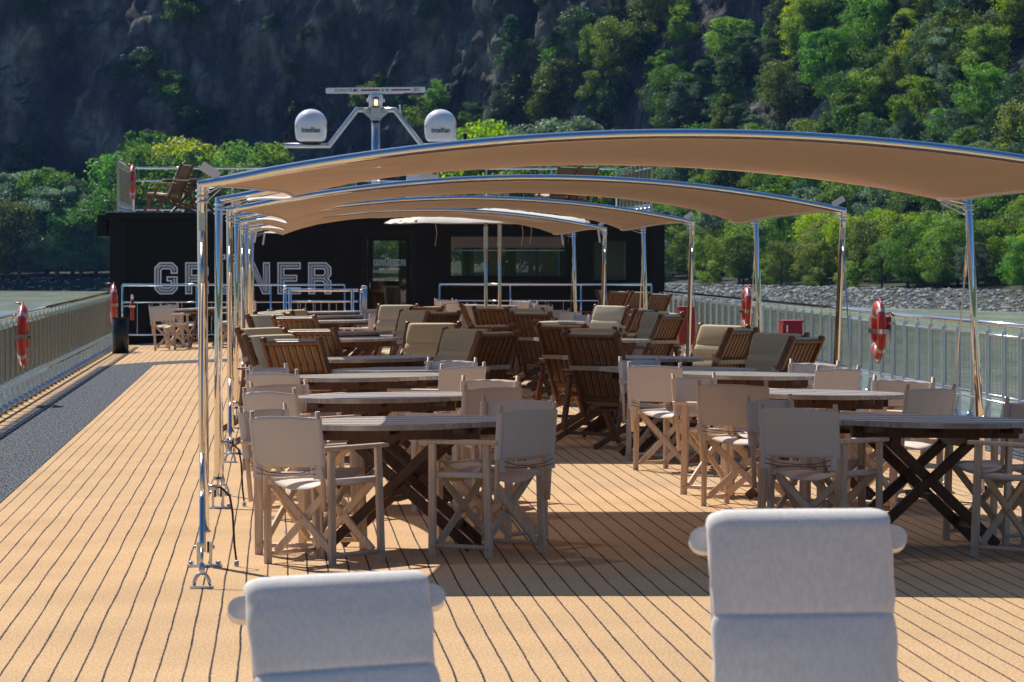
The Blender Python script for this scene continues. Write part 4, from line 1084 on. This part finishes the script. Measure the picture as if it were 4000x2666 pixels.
def make_recliner(label, wood='teak', cush='cream_cushion', over=0.0, lean=.45, fore=False, group='slatted deck recliners with cushions', top=.985, cw=.245):
    t = thing('deck_recliner', (0,0,0), label, 'recliner', group)
    P0 = Vector((0,-.02,.22)); P1 = Vector((0,-.02-lean*(top-.22),top)); d = (P1-P0).normalized(); nrm = Vector((0, d.z, -d.y))   # towards the sitter
    mb = MB(); hw = .275 if not fore else .19
    for sx in (-1, 1):
        o = Vector((sx*hw,0,0)); mb.bar(P0+o, P1+o, .034, .058, up=(0,1,0), ch=.006)
        mb.lathe([(.0, -.017),(.029,-.017),(.029,.017),(0,.017)], 14, tuple(P1+o), 'X')
    at = lambda z: P0 + (P1-P0)*((z-.22)/(top-.22))
    if not fore:
        a = at(top-.02); mb.bar(a-Vector((hw-.017,0,0)), a+Vector((hw-.017,0,0)), .046, .036, up=(0,d.y,d.z), ch=.010)
    a = at(.41); mb.bar(a-Vector((hw-.017,0,0)), a+Vector((hw-.017,0,0)), .024, .05, up=(0,d.y,d.z))
    for k in range(7):
        x = (k-3)*.070; mb.bar(at(.435)+Vector((x,0,0)), at(top-.045)+Vector((x,0,0)), .046, .014, up=(0,1,0))
    b = mb.build('backrest', wood, t)
    if fore:      # broad paddle-ended head rail
        rb = MB(); a = at(top-.004); Lh = .283; pts = []
        for s in (1, -1):
            for k in range(9):
                an = R(-90+180*k/8); pts.append((s*(Lh-.038)+s*.038*math.cos(an), .034*math.sin(an)*s))
        rb.prism(pts, -.016, .016, lambda x,y,z: a + Vector((x,0,0)) + d*y + nrm*z)
        bm_ = rb.build('head_rail', wood, b)
    # seat
    mb = MB()
    for sx in (-1, 1): mb.bar((sx*.235,-.08,.285),(sx*.235,.44,.355),.03,.05)
    for k in range(7): y = -.04+.076*k; z = .315+.135*(y+.04); mb.bar((-.22,y,z),(.22,y,z),.055,.016)
    mb.build('seat', wood, t)
    for sx in (-1, 1):
        mb = MB(); mb.bar((sx*.30,.50,.0),(sx*.30,.10,.602 if not fore else .458),.028,.052,up=(0,1,0),ch=.004); mb.build('front_leg', wood, t)
        mb = MB(); mb.bar((sx*.265,.36,.37),(sx*.265,-.66,.018),.028,.055,ch=.004); mb.build('rear_leg', wood, t)
        mb = MB(); za = .615 if not fore else .47; mb.bar((sx*.318,-.30,za),(sx*.318,.30,za),.062,.024,ch=.006); mb.build('armrest', wood, t)
        mb = MB(); mb.bar((sx*.29,-.26,.604 if not fore else .458),(sx*.285,-.36,.12),.024,.04,up=(0,1,0)); mb.build('brace', wood, t)
    mb = MB(); mb.bar((-.285,-.36,.12),(.285,-.36,.12),.03,.03); mb.bar((-.285,.42,.11),(.285,.42,.11),.03,.03); mb.build('cross_bar', wood, t)
    # cushion: one quilted pad over the back and the seat
    off = .034
    path = []; nrs = []
    if fore:
        cen = P1 + nrm*.004; rad = .040
        for k in range(0, 13): an = R(200 - 200*k/12); path.append(cen + nrm*rad*math.cos(an) + d*rad*math.sin(an)); nrs.append(nrm*math.cos(an) + d*math.sin(an))
    else: path.append(P1 + d*.002 + nrm*.012); nrs.append(nrm.copy())
    for p_ in [P1 - d*.03 + nrm*(off+.010)] + [P0 + d*s_ + nrm*(off+.012) for s_ in (.60,.50,.40,.30,.20)]: path.append(p_); nrs.append(nrm.copy())
    up_ = Vector((0,-.12,1)).normalized()
    for p_, q_ in ((P0 + d*.14 + nrm*(off+.04), (nrm+up_).normalized()), (Vector((0,.16,.375)), up_), (Vector((0,.30,.395)), up_), (Vector((0,.44,.41)), up_)): path.append(p_); nrs.append(q_)
    Lp = [0]
    for i in range(1, len(path)): Lp.append(Lp[-1]+(path[i]-path[i-1]).length)
    TL = Lp[-1]
    def along(s):
        i = max(0, min(len(Lp)-2, bisect.bisect_right(Lp, s)-1)); f = (s-Lp[i])/(Lp[i+1]-Lp[i]); return path[i].lerp(path[i+1], f), nrs[i].lerp(nrs[i+1], f).normalized()
    seams = [-.12, .362, .60, .80, TL] if fore else [0, .245, .40, .53, .66, .83, TL]
    nv = 190 if fore else 100; nu = 28 if fore else 20
    rn = .8 if fore else .6
    def ring(i):
        s = TL*i/nv; p, nn = along(s)
        j = max(0, min(len(seams)-2, bisect.bisect_right(seams, s)-1)); f = (s-seams[j])/(seams[j+1]-seams[j])
        puff = max(.0, math.sin(PI*f))**(.24 if fore else .26); th = .007 + .029*puff
        ww = cw - .012*(1-puff)
        out = []
        for k in range(nu):
            a = 2*PI*k/nu; c, sn = math.cos(a), math.sin(a)
            xx = ww*(abs(c)**.28)*(1 if c > 0 else -1); zz = th*(abs(sn)**.75)*(1 if sn > 0 else -1)
            if fore: zz += .006*(1-puff)*noise.noise(Vector((xx*26, s*9, 4+lean))) + .0035*noise.noise(Vector((xx*10+s*6, s*12, 2+lean)))
            wob = (.005 if fore else .004)*noise.noise(Vector((xx*6, s*5, 3.3+lean*9))) + (.0022 if fore else 0)*noise.noise(Vector((xx*22, s*16, 9)))
            side = (.007 if fore else .004)*noise.noise(Vector((s*11, 1.7 if c > 0 else 8.1, lean*5)))*abs(c)**6
            out.append(p + Vector((xx+side,0,0)) + nn*(zz+wob))
        return out
    mb = MB(); vs = []
    for i in range(nv+1): vs += ring(i)
    fs = [(i*nu+k, i*nu+(k+1)%nu, (i+1)*nu+(k+1)%nu, (i+1)*nu+k) for i in range(nv) for k in range(nu)] + [tuple(range(nu))[::-1], tuple(range(nv*nu,(nv+1)*nu))]
    mb.add(vs, fs, True)
    c = mb.build('cushion', cush, t)
    if not fore:
        z = .70; a = at(z); sb = MB(); k1 = .040; k2 = .082; hx = .297
        cor = [a+Vector((-hx,0,0))-nrm*k1, a+Vector((hx,0,0))-nrm*k1, a+Vector((hx,0,0))+nrm*.02, a+Vector((cw+.006,0,0))+nrm*k2, a+Vector((-cw-.006,0,0))+nrm*k2, a+Vector((-hx,0,0))+nrm*.02]
        n = len(cor); sag = [.0,.0,.0,0,0,0]
        vv = [p+d*.022 for p in cor]+[p-d*.022 for p in cor]
        sb.add(vv, [(i,(i+1)%n,n+(i+1)%n,n+i) for i in range(n)], False)
        m0 = len(sb.v); sb.build('strap', 'webbing', c)
    else:
        lb = MB()
        for x in (-.19, .16): lb.bar(P1+d*.052+nrm*.012+Vector((x-.035,0,0)), P1+d*.052+nrm*.012+Vector((x+.035,0,0)), .035, .012, ch=.004)
        lb.build('tie_tab', cush, c)
    return t
PT = make_table('x'); PC = make_director('x'); PC2 = make_director('x', .034, .8, 3.1); PC3 = make_director('x', .012, 1.25, 7.7); PR = make_recliner('x')
index_kids(None)
_first = {'t': True, 'c': True, 'd': True, 'e': True, 'r': True}
def inst(k):
    p = {'t': PT, 'c': PC, 'd': PC2, 'e': PC3, 'r': PR}[k]
    if _first[k]: _first[k] = False; return p
    return copy_tree(p)
rj = random.Random(77); _nc = 0
def table(x, y, rz, label):
    o = inst('t'); place(o, x, y, rz); tag(o, label, 'table', 'round wooden tables'); return o
def chair(x, y, phi, label, z=0):
    """x, y: middle of the back sling"""
    global _nc; _nc += 1
    o = inst('cdce'[_nc % 4]); f = (math.sin(R(phi)), math.cos(R(phi))); place(o, x+f[0]*.30, y+f[1]*.30, phi, z)
    tag(o, label, 'chair', "director's chairs around the round tables"); return o
def recl(x, y, phi, label, z=0, tilt=True):
    """x, y: middle of the top rail"""
    o = inst('r'); f = (math.sin(R(phi)), math.cos(R(phi))); place(o, x+f[0]*.36, y+f[1]*.36, phi, z, tilt)
    tag(o, label, 'recliner', 'slatted deck recliners with cushions'); return o
B = "beige director's chair "
SETS = [
 ('front left table', .73, 24.4, 14, [(.06,23.3,42),(1.40,23.7,-48),(-.06,24.5,122),(1.43,25.2,-145)]),
 ('front right table', 3.70, 24.5, -10, [(2.90,23.7,38),(4.42,23.5,-44),(2.91,25.2,128),(4.50,25.2,-128)]),
 ('second left table', .75, 28.7, 10, [(-.03,27.5,48),(1.40,27.6,-40),(.03,29.1,140),(1.47,29.3,-138)]),
 ('second right table', 3.67, 29.2, 12, [(3.0,28.1,28),(4.28,27.9,-42),(2.92,29.9,132),(4.38,29.8,-140)]),
 ('third left table', .75, 33.4, 16, [(-.02,31.9,40),(1.43,32.7,-45),(-.05,33.4,125),(1.42,34.5,-140)]),
 ('third right table', 3.69, 33.7, 8, [(2.90,32.8,40),(4.30,32.7,-42),(2.95,34.8,135),(4.33,34.4,-135)]),
 ('left table under the last awning', .75, 61.0, 80, [(0.0,59.9,45),(1.46,59.6,-48),(.02,61.9,130),(1.46,62.1,-135)]),
 ('right table under the last awning', 3.72, 60.6, 75, [(3.0,59.6,42),(4.5,60.4,-60),(3.0,61.7,135),(4.45,61.7,-130)]),
 ('left table before the stair rail', .75, 65.5, 80, [(.05,64.4,40),(1.5,64.6,-50),(.05,66.6,135),(1.5,66.6,-130)]),
 ('table just ahead of the parasols', 3.70, 66.0, 70, [(3.0,65.0,40),(4.45,65.0,-45),(3.05,67.0,130),(4.4,67.2,-132)]),
 ('table between the parasol poles', 3.75, 73.3, 75, [(3.05,72.5,48),(4.5,72.4,-48),(3.0,74.4,130),(4.55,74.4,-130)]),
 ('table nearest to the bar window', 3.85, 79.2, 80, [(3.1,78.3,45),(4.6,78.4,-45),(3.12,80.2,135),(4.55,80.2,-135)]),
 ('table in the far left corner', -1.30, 79.6, 75, [(-2.12,78.7,38),(-.55,78.8,-45),(-2.0,80.8,130),(-.6,80.8,-130)]),
]
SIDE = ('on the near left side of the ', 'on the near right side of the ', 'on the far left side of the ', 'on the far right side of the ')
for nm, x, y, rz, chs in SETS:
    table(x, y, rz, 'round weathered plank table, the ' + nm)
    for (cx, cy, ph), s in zip(chs, SIDE): chair(cx, cy, ph, B + s + nm)
table(.75, 70.2, 80, 'round weathered plank table standing alone on the left near the stair railing')
# tables of the recliner groups
for x, y, nm in ((1.11,35.1,'near left table of the recliner group under the second awning'), (.82,39.1,'far left table of the recliner group under the second awning'),
                 (3.30,35.2,'near right table of the recliner group under the second awning'), (3.25,39.0,'far right table of the recliner group under the second awning'),
                 (.78,48.1,'near left table of the recliner group under the third awning'), (.76,52.0,'far left table of the recliner group under the third awning'),
                 (3.50,47.6,'near right table of the recliner group under the third awning'), (3.55,52.2,'far right table of the recliner group under the third awning')):
    table(x, y, rj.uniform(-20, 25), 'round plank table, the ' + nm)
RB = 'recliner with bare slats to the camera, '
RF = 'recliner with cream cushion visible, '
for x, y, ph, lab in [
 (.14,35.3,33, RB+'left row, second awning, nearest'), (-.05,37.5,140, RF+'left row, second awning, second'),
 (.32,39.7,33, RB+'left row, second awning, third'), (-.15,41.2,138, RF+'left row, second awning, farthest'),
 (1.93,37.2,-50, RB+'left of the gangway, second awning, nearest'), (1.75,38.8,-140, RF+'left of the gangway, second awning, second'),
 (2.05,40.7,-42, RB+'left of the gangway, second awning, third'), (1.55,42.2,-156, RF+'left of the gangway, second awning, last'),
 (2.71,36.9,40, RB+'right of the gangway, second awning, nearest'), (2.86,39.1,150, 'recliner turned to the camera behind the nearest slatted one by the gangway'),
 (2.72,40.9,40, RB+'right of the gangway, second awning, third'), (2.70,43.2,112, 'sunlit orange recliner seen side on, right of the gangway, second awning'),
 (4.46,36.0,-56, RB+'by the right railing, second awning, nearest'), (4.47,38.0,-143, RF+'by the right railing, second awning, nearest'),
 (4.36,40.0,-58, RB+'by the right railing, second awning, farther'), (4.41,42.2,-142, RF+'by the right railing, second awning, farther'),
 (.21,48.0,33, RB+'left row, third awning, nearest'), (-.11,50.1,140, RF+'left row, third awning, nearest'),
 (-.02,52.4,35, RB+'left row, third awning, farther'), (.16,53.6,140, 'half hidden recliner ending the left row, third awning'),
 (1.95,50.0,-46, RB+'left of the gangway, third awning'), (1.73,51.4,-145, RF+'left of the gangway, third awning, nearer'),
 (1.93,54.9,-42, 'recliner with only its head rail showing, left gangway side, third awning'), (1.62,57.0,-156, RF+'left of the gangway, third awning, farther'),
 (2.95,49.8,38, RB+'right of the gangway, third awning, nearer'), (3.08,53.4,150, RF+'half hidden right of the gangway, third awning'),
 (2.72,54.3,38, RB+'right of the gangway, third awning, farther'), (2.56,57.3,112, 'sunlit orange recliner seen side on, right of the gangway, third awning'),
 (4.55,49.3,-56, RB+'by the right railing, third awning, nearest'), (4.65,51.7,-143, RF+'by the right railing, third awning, nearest'),
 (4.67,54.2,-56, RB+'by the right railing, third awning, farther'), (4.56,58.3,-142, RF+'by the right railing, third awning, farther')]:
    recl(x, y, ph, lab)
for x, y, ph, lab in [(5.62,75.2,100,'sunlit recliner with pale cushion, first of four by the right end of the bar'), (5.95,74.6,-50,'sunlit slatted recliner, second of four by the right end of the bar'),
                      (6.40,75.6,-55,'sunlit slatted recliner, third of four by the right end of the bar'), (6.45,72.2,-45,'sunlit slatted recliner, nearest of four by the right end of the bar')]:
    recl(x, y, ph, lab, z=.10)
# on the bar roof
recl(-1.85, 88.2, -66, 'lone slatted recliner facing left on the bar roof', z=2.512, tilt=False)
recl(6.15, 90.0, -40, 'left one of two slatted recliners on the right part of the bar roof', z=2.512, tilt=False)
recl(6.62, 90.6, -40, 'right one of two slatted recliners on the right part of the bar roof', z=2.512, tilt=False)
o = inst('t'); o.location = (-1.75, 89.8, 2.512); o.rotation_euler = (0,0,.7); tag(o, 'round plank table behind the lone recliner on the bar roof', 'table', 'round wooden tables')
o = inst('t'); o.location = (3.9, 89.3, 2.512); o.rotation_euler = (0,0,.4); tag(o, 'round plank table between two chairs on the bar roof under the mast', 'table', 'round wooden tables')
for x, y, ph, lab in [(3.15,88.6,40,B+'left of the roof table under the mast'), (4.65,88.9,-45,B+'right of the roof table under the mast')]:
    o = inst('c'); f = (math.sin(R(ph)), math.cos(R(ph))); place(o, x+f[0]*.3, y+f[1]*.3, ph, 2.512, False); tag(o, lab, 'chair', "director's chairs around the round tables")
# white foreground recliners
for nm, X, Y, ph, lean_, top_, lab, ov in [('l', .198, 11.05, 176, .62, .80, 'pale recliner with grey cushion in the left foreground, leaning far back', .0), ('r', 1.357, 11.0, 181.5, .40, .945, 'pale recliner with grey cushion in the right foreground, standing more upright', .0)]:
    o = make_recliner(lab, 'white_wood', 'grey_cushion', over=ov, lean=lean_, fore=True, group=None, top=top_, cw=.240)
    f = (math.sin(R(ph)), math.cos(R(ph))); k = lean_*(top_-.22)+.02
    place(o, X+f[0]*k, Y+f[1]*k, ph)
    if nm == 'l': o.rotation_euler = (Matrix.Rotation(R(-2.0), 3, 'Y') @ o.rotation_euler.to_matrix()).to_euler()
# ------------------------------------------------------------------ small things along the rails
def life_ring(x, y, z, rz, label, light=False, lean=0):
    t = thing('life_ring', (x, y, z), label, 'life ring', None, R(rz)); t.rotation_euler = (0, R(lean), R(rz))
    mb = MB(); n = 40; m = 14; vs = []
    for i in range(n):
        a = 2*PI*i/n
        for j in range(m):
            b = 2*PI*j/m; r = .295+.075*math.cos(b); vs.append((.055*math.sin(b), r*math.cos(a), r*math.sin(a)))
    fs = [(i*m+j, ((i+1)%n)*m+j, ((i+1)%n)*m+(j+1)%m, i*m+(j+1)%m) for i in range(n) for j in range(m)]
    mb.add(vs, fs, True); b_ = mb.build('ring', 'ring_orange', t)
    for q in range(4):
        mb = MB(); vs = []; k = 5
        for i in range(k):
            a = R(45+90*q) + (i-2)*.045
            for j in range(m):
                b = 2*PI*j/m; r = .295+.078*math.cos(b); vs.append((.058*math.sin(b), r*math.cos(a), r*math.sin(a)))
        mb.add(vs, [(i*m+j, (i+1)*m+j, (i+1)*m+(j+1)%m, i*m+(j+1)%m) for i in range(k-1) for j in range(m)], True); mb.build('reflective_band', 'ring_band', t)
    mb = MB(); pts = []
    for i in range(48):
        a = 2*PI*i/48; r = .385+.02*abs(math.sin(2*a)); pts.append((0, r*math.cos(a+R(45)), r*math.sin(a+R(45))))
    mb.tube(pts, .006, 6, closed=True); mb.build('grab_rope', 'red_paint', t)
    mb = MB(); mb.box(-.075,-.40,-.035,-.068,.40,.02); mb.box(.068,-.40,-.035,.075,.40,.02); mb.box(-.068,.393,-.035,.068,.40,.02); mb.box(-.068,-.40,-.035,.068,-.393,.02); mb.build('bracket', 'steel', t)
    mb = MB(); q = -1 if x < 2 else 1; mb.tube([(0,-.05*q,.37),(-.09,-.2*q,.39),(-.11,-.5*q,.385),(-.11,-.9*q,.375)], .010, 6); mb.build('throw_line', 'red_paint', t)
    if light:
        mb = MB(); mb.lathe([(0,.0),(.035,.0),(.035,.13),(0,.13)], 12, (-.13,-.02,.04)); mb.lathe([(.05,-.05),(.05,.0),(.035,.0)], 12, (-.13,-.02,.04)); mb.build('float_light_body', 'red_paint', t)
        mb = MB(); mb.lathe([(0,-.20),(.028,-.19),(.03,-.16),(.042,-.15),(.042,-.05),(0,-.05)], 12, (-.13,-.02,.04)); mb.box(-.14,-.05,-.12,-.06,-.02,-.06); mb.build('float_light_lamp', 'white_plastic', t)
    return t
life_ring(-3.04, 51.3, .70, 0, 'orange life ring hung on the left railing, nearest on that side')
life_ring(-3.03, 79.4, .74, 4, 'orange life ring at the far end of the left railing above the black bin')
life_ring(7.42, 52.4, .73, 180, 'orange life ring with red and white float light on the right railing', light=True)
life_ring(7.42, 67.2, .78, 180, 'orange life ring on the right railing, farther away, by the steel post')
life_ring(-3.08, 91.5, 3.20, 0, 'orange life ring on the left railing of the bar roof')
def hose_box(x, y, label):
    t = thing('hose_cabinet', (x, y, dz(x)), label, 'cabinet', 'red cabinets by the right railing')
    mb = MB(); mb.box(-.13,-.30,.22,.13,.30,.86); mb.box(-.145,-.315,.86,.145,.315,.885); mb.build('body', 'red_paint', t)
    mb = MB(); mb.box(-.142,-.27,.26,-.131,.27,.83); d = mb.build('door', 'red_paint', t)
    mb = MB(); mb.box(-.155,.20,.52,-.143,.235,.60); mb.build('latch', 'satin_steel', d)
    mb = MB(); mb.box(-.10,-.25,0,-.06,-.20,.22); mb.box(.06,-.25,0,.10,-.20,.22); mb.box(-.10,.20,0,-.06,.25,.22); mb.box(.06,.20,0,.10,.25,.22); mb.build('feet', 'satin_steel', t)
    mb = MB(); mb.box(-.10,-.3165,.72,-.075,-.3152,.82); mb.build('notice', 'white_plastic', t)
hose_box(7.20, 59.6, 'red cabinet on the right railing, nearer one')
hose_box(7.20, 75.0, 'red cabinet at the far end of the right railing')
def bin_():
    t = thing('waste_bin', (-2.86, 78.2, dz(-2.86)), 'tall round black waste bin in the far left corner', 'bin')
    mb = MB(); mb.lathe([(0,0),(.15,0),(.15,.66),(.135,.66),(.135,.40),(0,.40)], 28); mb.build('body', 'black_bin', t)
    mb = MB(); mb.lathe([(.152,.63),(.156,.63),(.156,.665),(.150,.665)], 28); mb.build('rim', 'black_rubber', t)
bin_()
def flare():
    t = thing('float_light', (-2.78, 82.2, .62), 'small red and white float light beside the far left life ring', 'float light')
    mb = MB(); mb.lathe([(0,-.22),(.035,-.22),(.035,0),(.055,.01),(.055,.08),(.03,.09),(.03,.17),(0,.18)], 12); mb.build('body', 'red_paint', t)
    mb = MB(); mb.lathe([(.02,.18),(.028,.2),(.024,.26),(0,.28)], 10); mb.lathe([(.0575,.03),(.058,.06)], 12); mb.build('lens', 'white_plastic', t)
    mb = MB(); mb.bar((.0,.05,.05),(-.2,.05,.05),.03,.03); mb.build('bracket', 'satin_steel', t)
flare()
def roof_vent():
    t = thing('ventilation_box', (3.05, 92.0, 2.512), 'pale box vent on the bar roof under the mast', 'vent')
    mb = MB(); mb.box(-.26,-.2,0,.26,.2,.86); mb.box(-.29,-.23,.86,.29,.23,.90); mb.build('body', 'white_paint', t)
    mb = MB()
    for k in range(6): mb.box(-.2,-.212,.2+.09*k,.2,-.201,.25+.09*k)
    mb.build('louvres', 'satin_steel', t)
roof_vent()
def hose_reel():
    t = thing('floor_lamp_fitting', (6.0, 45.5, dz(6.0)), 'chrome deck fitting with round bracket by the right railing', 'fitting')
    mb = MB(); mb.box(-.12,-.10,0,.12,.10,.03); mb.tube([(.0+.13*math.cos(R(a)),0,.03+.2*math.sin(R(a))) for a in range(0,181,15)], .012, 6); mb.build('bracket', 'steel', t)
    mb = MB(); mb.lathe([(0,0),(.07,0),(.075,.05),(.05,.12),(0,.13)], 14, (0,0,.04)); mb.build('lamp_housing', 'steel', t)
hose_reel()

# ------------------------------------------------------------------ the air over the valley
def haze():
    mb = MB(); mb.box(-790, -790, WZ-3, 790, 1395, 330)
    m = bpy.data.materials.new('valley_air'); m.use_nodes = True; t = m.node_tree; N = t.nodes; L = t.links
    N.remove(N['Principled BSDF']); v = N.new('ShaderNodeVolumePrincipled')
    v.inputs['Color'].default_value = (.22, .45, 1, 1); v.inputs['Density'].default_value = HAZE; v.inputs['Anisotropy'].default_value = .2
    L.new(v.outputs[0], N['Material Output'].inputs['Volume']); M['valley_air'] = m
    o = mb.build('haze', 'valley_air'); tag(o, 'thin blue haze hanging over the river valley', 'haze', kind='stuff')
HAZE = .000032
haze()
